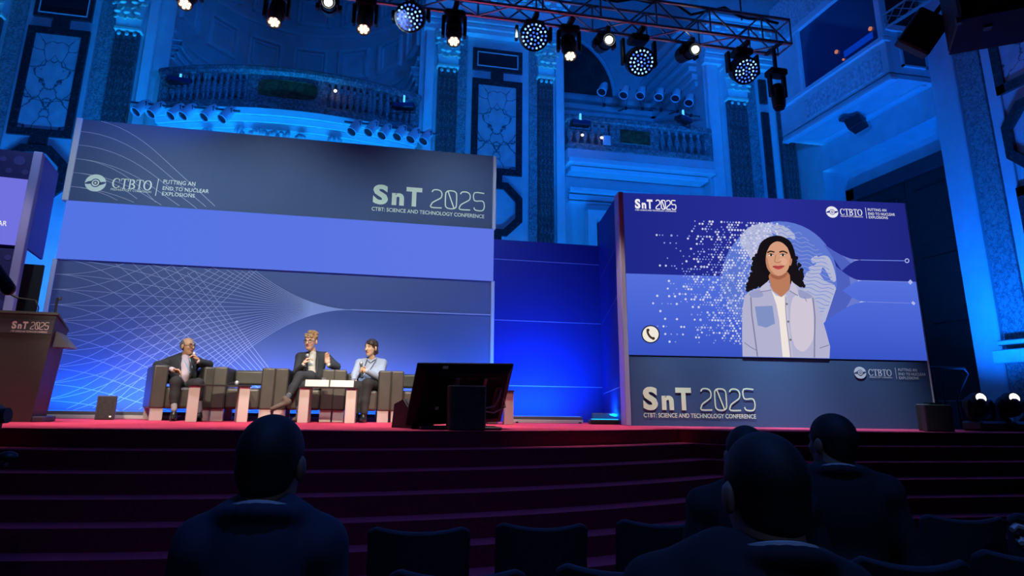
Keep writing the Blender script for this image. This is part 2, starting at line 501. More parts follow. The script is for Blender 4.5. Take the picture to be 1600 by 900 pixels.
def bay(px0, px1, z_sh0=1.0, z_cap=9.0, strip=None, flip=1):
    """a marble pilaster with its gilded capital"""
    w = px1 - px0; xc = (px0 + px1) / 2
    wbx('pilaster_shaft', red_marble, px0, px1, WY - .16, WY, z_sh0, z_cap, .02)
    nfl = 4
    for i in range(nfl):            # shallow flutes as proud fillets
        x = px0 + w * (i + .5) / nfl
        wbx('fillet', red_marble, x - w * .07, x + w * .07, WY - .185, WY - .15, z_sh0 + .3, z_cap - .12, .01)
    cap = G()
    cap.prism([(-w * .52, 0), (w * .52, 0), (w * .56, .30), (w * .66, .78), (-w * .66, .78), (-w * .56, .30)], -.20, .02)
    co = cap.o('capital', plaster2, wb); co.location = Vector((xc, WY, z_cap + .08)) + OFF
    wbx('necking_ring', gold, px0 - .04, px1 + .04, WY - .22, WY, z_cap - .02, z_cap + .07, .02)
    for i in range(3):
        b = G().ell((0, 0, 0), (.045, .03, .045), 8, 6).o('bead', gold, wb, True); b.location = Vector((px0 + w * (i + .5) / 3, WY - .2, z_cap - .10)) + OFF
    spots = [(-.33, .17, 1.0), (.0, .17, 1.0), (.33, .17, 1.0), (-.17, .40, 1.05), (.2, .42, 1.05), (-.46, .48, .95), (.46, .5, .95), (-.42, .68, 1.1), (.42, .68, 1.1), (0, .68, .9)]
    for u, z, s in spots:
        share('leaf', leaf_me, co, (u * w * 1.2, -.22 - .05 * abs(u), z), (0, random.uniform(-.3, .3), 0), (s * 1.35, 1.7, s * 1.25))
    wbx('abacus', plaster2, px0 - w * .22, px1 + w * .22, WY - .27, WY, z_cap + .86, z_cap + .97, .02)

# left bay
bay(-5.42, -4.94)
wbx('grey_strip', grey_marble, -5.80, -5.45, WY - .06, WY, ZF, 10.0)
wbx('plain_strip', plaster2, -4.84, -4.62, WY - .10, WY, ZF, 10.1, .02)
wframe(-7.16, -5.95, 6.42, 8.92, .155, black_marble)
sl = wbx('marble_panel', slab_marble, -7.0, -6.1, WY - .035, WY, 6.58, 8.77)
wframe(-7.12, -5.97, 9.16, 9.84, .12, black_marble)
wbx('vent_panel', vent_mesh, -7.0, -6.09, WY - .04, WY, 9.28, 9.72)
wframe(-7.03, -6.06, 9.25, 9.75, .022, plaster2, .085, 'vent_rim')
wbx('frame_link', black_marble, -6.71, -6.39, WY - .065, WY, 8.9, 9.18)
wbx('frame_link', black_marble, -6.71, -6.39, WY - .065, WY, 6.2, 6.44)
octagon(-7.20, -5.92, 4.93, 6.22, .16, black_marble)
wbx('frame_link', black_marble, -6.71, -6.39, WY - .065, WY, 3.2, 4.95)
wbx('grey_strip', grey_marble, -7.56, -7.24, WY - .06, WY, ZF, 10.0)
bay(-8.14, -7.66)
wframe(-10.6, -9.0, 6.42, 8.92, .155, black_marble)
# middle bay
bay(1.69, 2.15)
wbx('plain_strip', plaster2, 1.37, 1.60, WY - .10, WY, ZF, 10.1, .02)
wbx('grey_strip', grey_marble, 2.17, 2.40, WY - .06, WY, ZF, 10.0)
wframe(2.54, 3.79, 6.42, 8.86, .155, black_marble)
wbx('marble_panel', slab_marble, 2.69, 3.64, WY - .035, WY, 6.57, 8.71)
wframe(2.54, 3.79, 9.09, 9.68, .13, black_marble)
wbx('vent_panel', vent_mesh, 2.67, 3.66, WY - .04, WY, 9.21, 9.56)
wframe(2.65, 3.68, 9.19, 9.58, .022, plaster2, .085, 'vent_rim')
wbx('frame_link', black_marble, 3.0, 3.31, WY - .065, WY, 8.84, 9.11)
wbx('frame_link', black_marble, 3.0, 3.31, WY - .065, WY, 6.2, 6.44)
octagon(2.52, 3.80, 4.93, 6.23, .16, black_marble)
wbx('frame_link', black_marble, 3.0, 3.31, WY - .065, WY, 3.2, 4.95)
wbx('grey_strip', grey_marble, 3.97, 4.17, WY - .06, WY, ZF, 10.0)
bay(4.18, 4.56)
wbx('plain_strip', plaster2, 4.64, 4.86, WY - .10, WY, ZF, 10.1, .02)
# right bay
wbx('plain_strip', plaster2, 8.80, 9.12, WY - .12, WY, ZF, 10.1, .02)
bay(9.34, 9.88)
wbx('grey_strip', grey_marble, 9.92, 10.22, WY - .06, WY, ZF, 10.0)
wbx('dark_panel', black_marble, 10.36, 10.56, WY - .07, WY, 9.05, 9.75)
wbx('dark_panel', black_marble, 10.36, 10.56, WY - .07, WY, 5.0, 8.8)
wbx('plain_strip', plaster2, 10.58, 10.74, WY - .08, WY, ZF, 10.0)
bay(10.82, 11.22)
# entablature over the piers
for x0, x1 in ((-13, -4.45), (1.30, 4.95), (8.70, 11.3)):
    for z0, z1, p in ((9.98, 10.10, .20), (10.10, 10.22, .26), (10.24, 10.34, .30), (10.36, 10.78, .24), (10.80, 10.92, .36), (10.94, 11.10, .50), (11.12, 11.22, .62)):
        wbx('cornice_band', plaster2, x0, x1, WY - p, WY, z0, z1, .015)
    nd = int((x1 - x0) / .30)
    for i in range(nd):
        x = x0 + .15 + i * (x1 - x0) / nd
        wbx('dentil', plaster2, x - .07, x + .07, WY - .48, WY - .3, 10.79, 10.93)

# ---- apse behind the curved balcony
AC, AR = -1.525, 2.79
ag = G(); NA = 36
for i in range(NA + 1):
    t = PI * i / NA
    for z in (6.9, 9.2, 14.0): ag.v.append((AC - AR * math.cos(t), WY + AR * math.sin(t), z))
for i in range(NA):
    for k in range(2):
        a = i * 3 + k; ag.f.append((a, a + 3, a + 4, a + 1)); ag.mi.append(0)
ag.v = [tuple(Vector(v) + OFF) for v in ag.v]
ag.o('apse', plaster, wb, True)
def apse_band(z0, z1, dr, a0=0, a1=180, n=30, mat=None, name='apse_moulding'):
    g = G(); R0, R1 = AR - dr, AR + .05
    for i in range(n + 1):
        t = math.radians(a0 + (a1 - a0) * i / n); c, s = -math.cos(t), math.sin(t)
        for r, z in ((R0, z0), (R0, z1), (R1, z1), (R1, z0)): g.v.append(tuple(Vector((AC + r * c, WY + r * s, z)) + OFF))
    for i in range(n):
        for k in range(4):
            a = i * 4 + k; b = i * 4 + (k + 1) % 4; g.f.append((a, b, b + 4, a + 4)); g.mi.append(0)
    return g.o(name, mat or plaster2, wb, True)
for z0, z1, d in ((8.55, 8.66, .10), (8.70, 8.80, .16), (8.86, 9.0, .22), (9.22, 9.28, .08), (11.0, 11.08, .05)): apse_band(z0, z1, d)
cf = G()          # one coffer: stepped frame
for a, w, p in ((.48, .08, .13), (.37, .05, .07)):
    for s in (-1, 1):
        cf.box((s * a - w / 2, -p, -a - w / 2), (s * a + w / 2, .02, a + w / 2)); cf.box((-a, -p, s * a - w / 2), (a, .02, s * a + w / 2))
coffer_me = cf.mesh('coffer_frame', plaster2)
for z in (10.15, 11.75, 13.0):
    for i in range(7):
        t = math.radians(14 + i * 25.4)
        share('coffer_frame', coffer_me, wb, Vector((AC - AR * math.cos(t), WY + AR * math.sin(t), z)) + OFF, (0, 0, PI / 2 - t), (.86, 1, .86))

# ---- gallery niche
GY = 18.0
wbx('niche_back', plaster, 4.0, 9.4, GY, GY + .2, 7.0, ZT)
wbx('niche_side', plaster, 8.78, 8.98, WY + .3, GY, 7.0, ZT)
wbx('niche_side', plaster, 4.2, 4.4, WY + .3, GY, 7.0, ZT)
wbx('gallery_slab', plaster2, 4.88, 8.75, WY - .25, GY, 6.95, 7.18)
wbx('gallery_beam', plaster2, 4.88, 8.75, WY - .34, WY + .3, 6.80, 6.95, .02)
wbx('gallery_beam', plaster2, 4.98, 8.62, WY - .16, WY + .3, 6.66, 6.78, .02)
wbx('under_gallery_wall', plaster, 4.88, 8.75, WY + .35, WY + .6, ZF, 7.0)
for z0, z1, p in ((6.22, 6.34, .22), (6.06, 6.18, .14), (5.98, 6.03, .10)): wbx('door_cornice', plaster2, 5.05, 8.6, WY + .35 - p, WY + .36, z0, z1, .01)
wframe(5.45, 7.6, 2.0, 5.75, .22, plaster2, -.28, 'door_surround')
wbx('recess_door', door_wood, 5.67, 7.4, WY + .3, WY + .36, 2.0, 5.5)
for z0, z1, p in ((9.55, 9.68, .10), (9.74, 9.90, .18), (9.98, 10.12, .26), (10.22, 10.34, .34), (10.5, 10.62, .40), (10.8, 10.9, .46), (11.1, 11.2, .52)):
    wbx('niche_moulding', plaster2, 8.78 - p, 8.80, WY + .3, GY, z0, z1, .01)
    if z0 < 10.1: wbx('niche_moulding', plaster2, 4.4, 8.8, GY - p, GY, z0, z1, .01)
lun = G(); pts = [(5.45 + 2.0 * math.cos(PI * i / 28), 10.3 + 2.0 * math.sin(PI * i / 28)) for i in range(29)]
lun.prism(pts, GY - .06, GY - .01)
lun.v = [tuple(Vector(v) + OFF) for v in lun.v]
lunette_m = marble('lunette_painting', (.012, .035, .035), (.03, .07, .06), 1.6, .3, .5, warp=3)
lun.o('lunette', lunette_m, wb)
rim = G(); rim.tube([(x, GY - .07, z) for x, z in pts], .07, 8); rim.v = [tuple(Vector(v) + OFF) for v in rim.v]
rim.o('lunette_rim', plaster2, wb, True)

# ------------------------------------------------------------------ ceiling
structure(G().box((-13, 4.5, 14.0), (13, 18.5, 14.2)).o('ceiling', plaster), 'pale hall ceiling high above the stage')
ce = bpy.data.objects['ceiling']
for i in range(5):
    for j in range(2):
        x = 3 + i * 2.0; y = 10.6 + j * 2.0
        for a, p in ((.85, .14), (.6, .08)):
            g = G()
            for s in (-1, 1):
                g.box((x + s * a - .07, y - a, 14 - p), (x + s * a + .07, y + a, 14.0)); g.box((x - a, y + s * a - .07, 14 - p), (x + a, y + s * a + .07, 14.0))
            g.o('ceiling_coffer', plaster2, ce)

# ------------------------------------------------------------------ right wall with door and booth
WX = 11.3
wr = thing('wall_right', 'tall plain and marble side wall with a recessed dark door', None, (WX, 10, ZF), kind='structure')
OFR = Vector((-WX, -10, -ZF))
def wrx(name, mat, x0, x1, y0, y1, z0, z1, ch=0, parent=None):
    c = Vector(((x0 + x1) / 2, (y0 + y1) / 2, (z0 + z1) / 2)); h = Vector((abs(x1 - x0) / 2, abs(y1 - y0) / 2, abs(z1 - z0) / 2))
    ob = G().box(-h, h, ch).o(name, mat, parent or wr); ob.location = c + OFR
    return ob
wrx('wall_field', plaster, WX, WX + .9, 5.0, 10.45, ZF, ZT)
wrx('wall_field', plaster, WX, WX + .9, 14.05, 15.6, ZF, ZT)
wrx('wall_field', plaster, WX, WX + .9, 10.45, 14.05, 6.9, ZT)
wrx('recess_back', plaster, WX + .72, WX + .9, 10.45, 14.05, ZF, 6.9)
wrx('jamb_pilaster', plaster2, WX - .14, WX, 9.93, 10.47, ZF, 9.5, .02)
wrx('jamb_fillet', plaster2, WX - .06, WX + .1, 10.46, 10.56, ZF, 6.9, .01)
wrx('marble_strip', grey_marble, WX - .07, WX, 9.44, 9.92, ZF, 12)
wrx('plain_strip', plaster2, WX - .05, WX, 9.18, 9.42, ZF, 12, .01)
for i, z in enumerate((1.95, 2.25)):
    wrx('plinth_ledge', plaster2, WX - (.40 if i == 0 else .26), WX, 8.0, 9.9, z, z + (.22 if i == 0 else .09), .015)
wrx('plinth', grey_marble, WX - .3, WX, 8.0, 9.75, ZF, 1.95)
# dark frames of the side wall
fy = onX(1545, 60, WX).y; fz = onX(1560, 152, WX).z
for (y0, y1, z0, z1) in ((fy - 1.3, fy, fz, fz + .17), (fy - .17, fy, fz, fz + 3), (fy - 1.3, fy - 1.13, fz, fz + 3)):
    wrx('dark_frame_bar', black_marble, WX - .07, WX, y0, y1, z0, z1)
wrx('marble_panel', slab_marble, WX - .03, WX, fy - 1.13, fy - .17, fz + .17, fz + 3)
oy1 = onX(1569, 200, WX).y; oz1 = onX(1569, 200, WX).z; oz0 = onX(1578, 248, WX).z
hh = (oz1 - oz0) / 2; zc = (oz1 + oz0) / 2; yc = oy1 - .62; a, b, kk = .62, hh + .36, .36
def ring8(a, b, k): return [(-a + k, -b), (a - k, -b), (a, -b + k), (a, b - k), (a - k, b), (-a + k, b), (-a, b - k), (-a, -b + k)]
o_, i_ = ring8(a, b, kk), ring8(a - .16, b - .16, kk - .067)
vs_ = [(-.08, y, z) for y, z in o_] + [(-.08, y, z) for y, z in i_] + [(0, y, z) for y, z in o_] + [(0, y, z) for y, z in i_]
fs_ = []
for i in range(8):
    j = (i + 1) % 8; fs_ += [(i, j, 8 + j, 8 + i), (i, 16 + i, 16 + j, j), (8 + i, 8 + j, 24 + j, 24 + i)]
ob = G().add(vs_, fs_).o('octagon_frame', black_marble, wr); ob.location = Vector((WX, yc, zc)) + OFR
lz = onX(1587, 296, WX).z
for (y0, y1, z0, z1) in ((oy1 - 1.3, oy1 - .05, lz - .16, lz), (oy1 - .21, oy1 - .05, 2.4, lz)):
    wrx('dark_frame_bar', black_marble, WX - .07, WX, y0, y1, z0, z1)

dr = thing('door_1', 'tall dark wooden double door recessed in the side wall', None, (WX + .7, 12.2, ZF), kind='structure')
ODR = Vector((-WX - .7, -12.2, -ZF))
def drx(name, mat, x0, x1, y0, y1, z0, z1, ch=0):
    c = Vector(((x0 + x1) / 2, (y0 + y1) / 2, (z0 + z1) / 2)); h = Vector((abs(x1 - x0) / 2, abs(y1 - y0) / 2, abs(z1 - z0) / 2))
    ob = G().box(-h, h, ch).o(name, mat, dr); ob.location = c + ODR
DX = WX + .72
frame_m = M('dark_door_frame', (.035, .037, .042), .5, noise=.2)
drx('door_frame', frame_m, DX - .16, DX, 10.56, 10.86, ZF, 6.42, .02)
drx('door_frame', frame_m, DX - .16, DX, 13.74, 14.04, ZF, 6.42, .02)
drx('door_frame', frame_m, DX - .16, DX, 10.56, 14.04, 6.12, 6.44, .02)
for y0, y1 in ((10.86, 12.29), (12.31, 13.74)):
    drx('door_leaf', door_wood, DX - .08, DX, y0, y1, ZF, 6.12)
    for z0, z1 in ((1.0, 2.6), (2.9, 4.3), (4.6, 5.8)):
        drx('door_panel', door_wood, DX - .115, DX - .07, y0 + .22, y1 - .22, z0, z1, .03)

# interpreter booth
BX0, BY0, BY1, BZ0 = 10.2, 10.45, 13.05, 7.55
bo = thing('interpreter_booth', 'glazed white interpreter booth projecting from the side wall above the door', 'booth', (WX, 11.75, BZ0))
OB = Vector((-WX, -11.75, -BZ0))
def bx(name, mat, x0, x1, y0, y1, z0, z1, ch=0, par=None):
    c = Vector(((x0 + x1) / 2, (y0 + y1) / 2, (z0 + z1) / 2)); h = Vector((abs(x1 - x0) / 2, abs(y1 - y0) / 2, abs(z1 - z0) / 2))
    ob = G().box(-h, h, ch).o(name, mat, par or bo); ob.location = c + OB
    return ob
bx('booth_floor', plaster, BX0, WX, BY0, BY1 + .9, BZ0, BZ0 + .12)
bx('soffit_rim', plaster2, BX0 - .03, BX0 + .14, BY0 - .03, BY1 + .9, BZ0 - .05, BZ0 + .02, .01)
bx('soffit_rim', plaster2, WX - .30, WX - .16, BY0 + .1, BY1 + .6, BZ0 - .05, BZ0 + .02, .01)
bx('parapet', plaster, BX0, BX0 + .12, BY0, BY1 + .9, BZ0 + .1, 8.36)
stucco = M('stucco_relief', (.55, .56, .56), .8, noise=.35, nscale=14, bump=.9)
bx('relief_panel', stucco, BX0 - .035, BX0, BY0 + .15, BY1 - .05, BZ0 + .18, 8.22)
bx('sill', plaster2, BX0 - .07, BX0 + .14, BY0 - .02, BY1 + .9, 8.36, 8.48, .02)
bx('window_head', plaster2, BX0 - .06, BX0 + .14, BY0 - .02, BY1 + .9, 10.02, 10.22, .02)
bx('frieze', stucco, BX0 - .03, BX0 + .14, BY0, BY1 + .9, 10.22, 11.2)
bx('mullion', plaster2, BX0 - .05, BX0 + .12, BY0 - .02, BY0 + .12, 8.48, 10.02, .01)
bx('mullion', plaster2, BX0 - .05, BX0 + .12, BY1 - .10, BY1, 8.48, 10.02, .01)
bx('window_pane', glass_dark, BX0 + .02, BX0 + .05, BY0 + .12, BY1 - .10, 8.48, 10.02)
bx('end_wall', plaster, BX0, WX, BY1, BY1 + .9, 8.36, 10.1)
bx('side_panel', plaster2, BX0 + .12, WX, BY0, BY0 + .08, BZ0 + .1, 8.62)
bx('side_opening_dark', black, BX0 + .12, WX - .2, BY0 + .04, BY0 + .08, 8.72, 10.1)  # black sheet stands in for the dark inside of the open window
bx('side_sill', plaster2, BX0 + .02, WX - .1, BY0 - .05, BY0 + .1, 8.60, 8.74, .01)
gr = bx('side_grille', vent_mesh, BX0 + .33, BX0 + .86, BY0 - .03, BY0, 7.86, 8.42)
for x0, x1, z0, z1 in ((.30, .34, 7.82, 8.46), (.85, .89, 7.82, 8.46), (.30, .89, 8.42, 8.46), (.30, .89, 7.82, 7.86)):
    bx('grille_rim', plaster2, BX0 + x0, BX0 + x1, BY0 - .05, BY0, z0, z1)
for i in range(13):
    x = BX0 + .36 + i * .04
    bx('grille_slat', M('grille_slat', (.12, .13, .14), .5), x, x + .014, BY0 - .045, BY0 - .02, 7.87, 8.41)
orange = emis('booth_lamp_glow', (1, .34, .22), .5)
for p in ((1307, 81), (1360, 45), (1318, 93)):
    v = onX(*p, BX0 + .0)
    ob = G().cyl((-.012, 0, 0), (.012, 0, 0), .045 if p[0] != 1318 else .025, n=14).o('booth_lamp', orange, bo); ob.location = v + Vector((-.005, 0, 0)) + OB
sc_ = emis('booth_screen_glow', (.0, .06, .75), .55)
v = onX(1340, 70, BX0)
bx('booth_screen', sc_, BX0 - .002, BX0 + .02, v.y - .42, v.y + .42, v.z - .07, v.z + .07)
# ------------------------------------------------------------------ flat print helpers on panels
class Flat:
    """flat artwork in panel coordinates (u right, v up), facing -y of the panel"""
    def __init__(s, mp): s.mp = mp; s.g = G()
    def poly(s, pts, y, px=True):
        q = [s.mp(*p) for p in pts] if px else pts
        n = len(q); s.g.add([(a, -y, b) for a, b in q], [tuple(range(n))]); return s
    def raw(s, vs, fs, y):
        s.g.add([(a, -y, b) for a, b in vs], fs); return s
    def line(s, pts, w, y, closed=False, px=True):
        q = [s.mp(*p) for p in pts] if px else pts
        v, f = stroke2d(q, w, closed); return s.raw(v, f, y)
    def text(s, txt, bl, br, tl, y, bold=0., spacing=1.):
        """fitted to three pixel corners of the photographed text"""
        a = s.mp(*bl); b = s.mp(*br); c = s.mp(*tl)
        vs, fs = text2d(txt, bold, 0, spacing)
        return s.raw([(a[0] + u * (b[0] - a[0]), (a[1] + b[1]) / 2 + w * (c[1] - a[1])) for u, w in vs], fs, y)
    def o(s, name, mat, parent): return s.g.o(name, mat, parent)

def wribbon(pts, ws):
    P = [Vector(p) for p in pts]; n = len(P); vs = []
    for i, p in enumerate(P):
        d = (P[min(i + 1, n - 1)] - P[max(i - 1, 0)]).normalized(); q = Vector((-d.y, d.x)) * (ws[i] / 2)
        vs += [tuple(p + q), tuple(p - q)]
    return vs, [(2 * i, 2 * i + 1, 2 * i + 3, 2 * i + 2) for i in range(n - 1)]
def serif_glyph(ch):
    """serif capital in a unit-high box: list of (verts, faces), advance"""
    R = lambda x0, x1, y0, y1: ([(x0, y0), (x1, y0), (x1, y1), (x0, y1)], [(0, 1, 2, 3)])
    if ch == 'T':
        return [R(.34, .50, 0, 1), R(.02, .82, .93, 1), R(.02, .08, .74, 1), R(.76, .82, .74, 1), R(.22, .62, 0, .05)], .86
    if ch == 'B':
        out = [R(.10, .25, 0, 1), R(0, .3, 0, .05), R(0, .3, .95, 1)]
        for c, a, b in ((.74, .34, .23), (.26, .42, .24)):
            pts = [(.2, c + b)] + [(.28 + a * math.cos(t), c + b * math.sin(t)) for t in [PI / 2 - PI * i / 12 for i in range(13)]] + [(.2, c - b)]
            ws = [.06] + [.06 + .11 * math.cos(PI / 2 - PI * i / 12) for i in range(13)] + [.06]
            out.append(wribbon(pts, ws))
        return out, .82
    if ch == 'O':
        T = [2 * PI * i / 28 for i in range(29)]
        return [wribbon([(.46 + .39 * math.cos(t), .5 + .47 * math.sin(t)) for t in T], [.06 + .12 * abs(math.cos(t)) for t in T])], .98
    if ch == 'C':
        T = [math.radians(42 + i * 276 / 24) for i in range(25)]
        return [wribbon([(.46 + .39 * math.cos(t), .5 + .47 * math.sin(t)) for t in T], [.06 + .12 * max(0, -math.cos(t)) for t in T]), R(.72, .79, .66, .95), R(.74, .80, .06, .28)], .90
def logo_ctbto(F, px, y, sub=True):
    """px: dict of pixel corners: disc centre+edge, word bl/br/tl, sub bl/br/tl, bar top/bottom, three lines"""
    c = F.mp(*px['c']); r = math.dist(c, F.mp(*px['e']))
    disc = circle2d(c, r, 28, r * .93); F.poly(disc, y, False)
    a = F.mp(*px['wbl']); b = F.mp(*px['wbr']); t = F.mp(*px['wtl'])
    x = 0; parts = []
    for ch in 'CTBTO':
        gl, adv = serif_glyph(ch)
        for vs, fs in gl: parts.append(([(u + x, w) for u, w in vs], fs))
        x += adv
    for vs, fs in parts: F.raw([(a[0] + u / x * (b[0] - a[0]), (a[1] + b[1]) / 2 + w * (t[1] - a[1])) for u, w in vs], fs, y)
    if sub: F.text('PREPARATORY COMMISSION', px['sbl'], px['sbr'], px['stl'], y, .004, 1.1)
    F.line([px['b0'], px['b1']], r * .07, y)
    for s, (bl, br, tl) in zip(('PUTTING AN', 'END TO NUCLEAR', 'EXPLOSIONS'), px['lines']): F.text(s, bl, br, tl, y, .008, 1.05)
    return c, r
def logo_eye(F, c, r, y):
    """the dark cut-outs of the eye emblem"""
    al = lambda dx, dy, w, h, rot: [(c[0] + dx * r + (math.cos(t) * w * math.cos(rot) - math.sin(t) * h * abs(math.sin(t)) ** .3 * math.sin(rot)) * r,
                                    c[1] + dy * r + (math.cos(t) * w * math.sin(rot) + math.sin(t) * h * abs(math.sin(t)) ** .3 * math.cos(rot)) * r) for t in [2 * PI * i / 24 for i in range(24)]]
    F.poly(al(-.52, .02, .50, .15, .30), y, False)
    F.poly(al(.52, -.02, .50, .15, .30), y, False)
    F.poly(circle2d(c, r * .46, 22), y, False)
def logo_pupil(F, c, r, y):
    F.line(circle2d(c, r * .29, 22), r * .15, y, True, False)
    F.poly(circle2d(c, r * .11, 12), y, False)

D2 = lambda: [(.06, .86), (.14, .95), (.3, 1.0), (.62, 1.0), (.86, .93), (.96, .78), (.92, .62), (.78, .52), (.2, .30), (.05, .18), (.03, .0), (.98, .0)]
D5 = lambda: [(.95, 1.0), (.05, 1.0), (.05, .56), (.7, .56), (.9, .5), (.97, .36), (.97, .2), (.88, .06), (.7, .0), (.3, .0), (.1, .05), (.03, .16)]
D0 = lambda: [(.3, 1), (.7, 1), (.92, .93), (1, .78), (1, .22), (.92, .07), (.7, 0), (.3, 0), (.08, .07), (0, .22), (0, .78), (.08, .93)]
def snt(F, bl, br, tl, y, sub=None, w=.055):
    """SnT 2025 wordmark fitted into a box; the thin digits are strokes, the zero is slashed"""
    a = F.mp(*bl); b = F.mp(*br); t = F.mp(*tl); W = b[0] - a[0]; H = t[1] - a[1]; z0 = (a[1] + b[1]) / 2
    fit = lambda u0, u1, v0, v1: (lambda u, v: (a[0] + (u0 + u * (u1 - u0)) * W, z0 + (v0 + v * (v1 - v0)) * H))
    for s, box in (('S', (0, .132, -.02, 1.02)), ('n', (.165, .272, 0, .64)), ('T', (.29, .43, 0, 1))):
        vs, fs = text2d(s, .045); q = fit(*box); F.raw([q(*v) for v in vs], fs, y)
    for k, d in enumerate((D2(), D0(), D2(), D5())):
        q = fit(.512 + k * .129, .612 + k * .129, .03, .97)
        pts = [q(*p) for p in (smooth2d(d, 3, k == 1))]
        vs, fs = stroke2d(pts, H * w * 1.15, k == 1); F.raw(vs, fs, y)
        if k == 1:
            vs, fs = stroke2d([q(.22, .95), q(.78, .05)], H * w * 1.15); F.raw(vs, fs, y)
    if sub: F.text('CTBT: SCIENCE AND TECHNOLOGY CONFERENCE', *sub, y, .012)

# ------------------------------------------------------------------ big stage backdrop
print_grey = M('printed_panel', (.060, .098, .190), .55, spec=.3)
print_low = M('printed_panel_lower', (.100, .138, .240), .55, spec=.3)
print_line = M('printed_line', (.42, .46, .54), .55, spec=.3)
print_cream = M('printed_cream', (.86, .97, .62), .5)
print_white = M('printed_white', (.82, .83, .86), .5)
pale_edge = M('panel_edge_profile', (.55, .57, .60), .4)
lilac_led = emis_grad('led_lilac', [(0, lin(84, 116, 228)), (1, lin(95, 118, 226))], 0, 1, -3.3, 3.3)
SY = 10.9
sx0, sx1, sz1, sza, szb, sz0 = -4.29, 2.31, 5.31, 4.0, 3.12, .98
SXM = (sx0 + sx1) / 2
sb = thing('stage_backdrop', 'large grey-blue conference backdrop with lilac LED strip and converging white lines', 'backdrop', (SXM, SY, ZS))
def smap(px, py):
    v = onY(px, py, SY); return (v.x - SXM, v.z - ZS)
hw = (sx1 - sx0) / 2
G().box((-hw + .06, 0, sza - ZS), (hw - .06, .22, sz1 - ZS)).o('upper_panel', print_grey, sb)
G().box((-hw + .05, -.015, szb - ZS), (hw - .03, .22, sza - ZS)).o('led_strip', lilac_led, sb)
G().box((-hw + .06, .02, sz0 - ZS), (hw - .06, .22, szb - ZS)).o('lower_panel', print_low, sb)
G().box((-hw - .02, -.02, sza - ZS), (-hw + .07, .24, sz1 - ZS + .02), .01).o('edge_profile', pale_edge, sb)
G().box((hw - .06, -.02, sza - ZS), (hw, .24, sz1 - ZS), .01).o('edge_profile', pale_edge, sb)
G().box((-hw, 0, 0), (-hw + .06, .24, szb - ZS), .01).o('edge_profile', pale_edge, sb)
G().box((hw - .06, 0, 0), (hw, .24, szb - ZS), .01).o('edge_profile', pale_edge, sb)
G().box((-hw + .06, .03, 0), (hw - .06, .22, sz0 - ZS)).o('base_rail', black, sb)
# converging line artwork
xF, zF = smap(550, 484)
nodes_z = [smap(100, 313)[1] + (i - 6) * .222 for i in range(-24, 7)] 
nodes_z = [3.12 + .222 * i for i in range(-22, 7)]
foci = [(xF, zF), (xF + .2, zF + 2.2), (xF + .2, zF - 2.2)]
xl = -hw + .07
def ease(t, b1=.25, b2=.25):
    """bend in, run straight, bend out"""
    A = 1 - b1 / 2 - b2 / 2
    if t < b1: return t * t / (2 * b1) / A
    if t < 1 - b2: return (t - b1 / 2) / A
    return 1 - (1 - t) ** 2 / (2 * b2) / A
L_up, L_lo = Flat(smap), Flat(smap); LN = 0
ZU0, ZU1, ZL0, ZL1 = sza - ZS, sz1 - ZS, sz0 - ZS, szb - ZS
for fi, (fx, fz) in enumerate(foci):
    for z in nodes_z:
        if abs(z - fz) > 4.4: continue
        for F, a, b, yy in ((L_up, ZU0, ZU1, .003), (L_lo, ZL0, ZL1, -.017)):
            if F is L_up and (fi == 1 or z < 3.1): continue
            fx_ = fx + (.9 if F is L_up else 0)
            pts = [(xl + (fx_ - xl) * i / 40, z + (fz - z) * (ease(i / 40, .22, .50) if fi == 0 else ease(i / 40, .22, .12))) for i in range(41)]
            run = []
            for p in pts:
                if a < p[1] < b: run.append(p)
                else:
                    if len(run) > 1: F.line(run, .0075, yy + (LN := LN + 1) * 4e-5, px=False)
                    run = []
            if len(run) > 1: F.line(run, .0075, yy + (LN := LN + 1) * 4e-5, px=False)
L_lo.line([(xF - .02, zF), (hw - .06, zF + .01)], .016, -.006, px=False)
L_up.o('line_artwork', print_line, sb); L_lo.o('line_artwork', print_line, sb)
F = Flat(smap); P_ = dict(c=(149.5, 286), e=(166, 287), wbl=(174.5, 293.5), wbr=(237, 298), wtl=(175.5, 278), sbl=(173, 298), sbr=(236, 301.5), stl=(173, 294.5),
    b0=(248, 279.5), b1=(243, 306), lines=[((255, 287.5), (305, 290.5), (255, 281)), ((254, 297), (326, 302), (254, 291)), ((253, 305.5), (304, 309), (253, 299.5))])
c, r = logo_ctbto(F, P_, .006); F.o('agency_logo', M('printed_logo', (.80, .88, .68), .5), sb)
F = Flat(smap); logo_eye(F, c, r, .008); F.o('logo_cutout', print_grey, sb)
F = Flat(smap); logo_pupil(F, c, r, .010); F.o('logo_pupil', MATS['printed_logo'], sb)
F = Flat(smap); snt(F, (582, 318), (757, 331), (583, 288), .006, ((580.5, 329), (756.5, 341.5), (580.5, 323))); F.o('event_lettering', print_cream, sb)

# ------------------------------------------------------------------ blue wing panel between the screens
blue_print = M('blue_wing_print', (.012, .022, .24), .5, spec=.2)
blue_line = M('blue_wing_line', (.16, .20, .62), .5)
BY = 11.1
wp = thing('blue_wing_panel', 'deep blue panel between the two screens, lit from below', 'panel', (3.27, BY, ZS))
G().box((-.95, 0, 0), (1.0, .12, 3.0)).o('panel_sheet', blue_print, wp)
for z in (2.65, 1.62, .56):
    G().box((-.93, -.004, z), (.98, 0, z + .012)).o('panel_line', blue_line, wp)

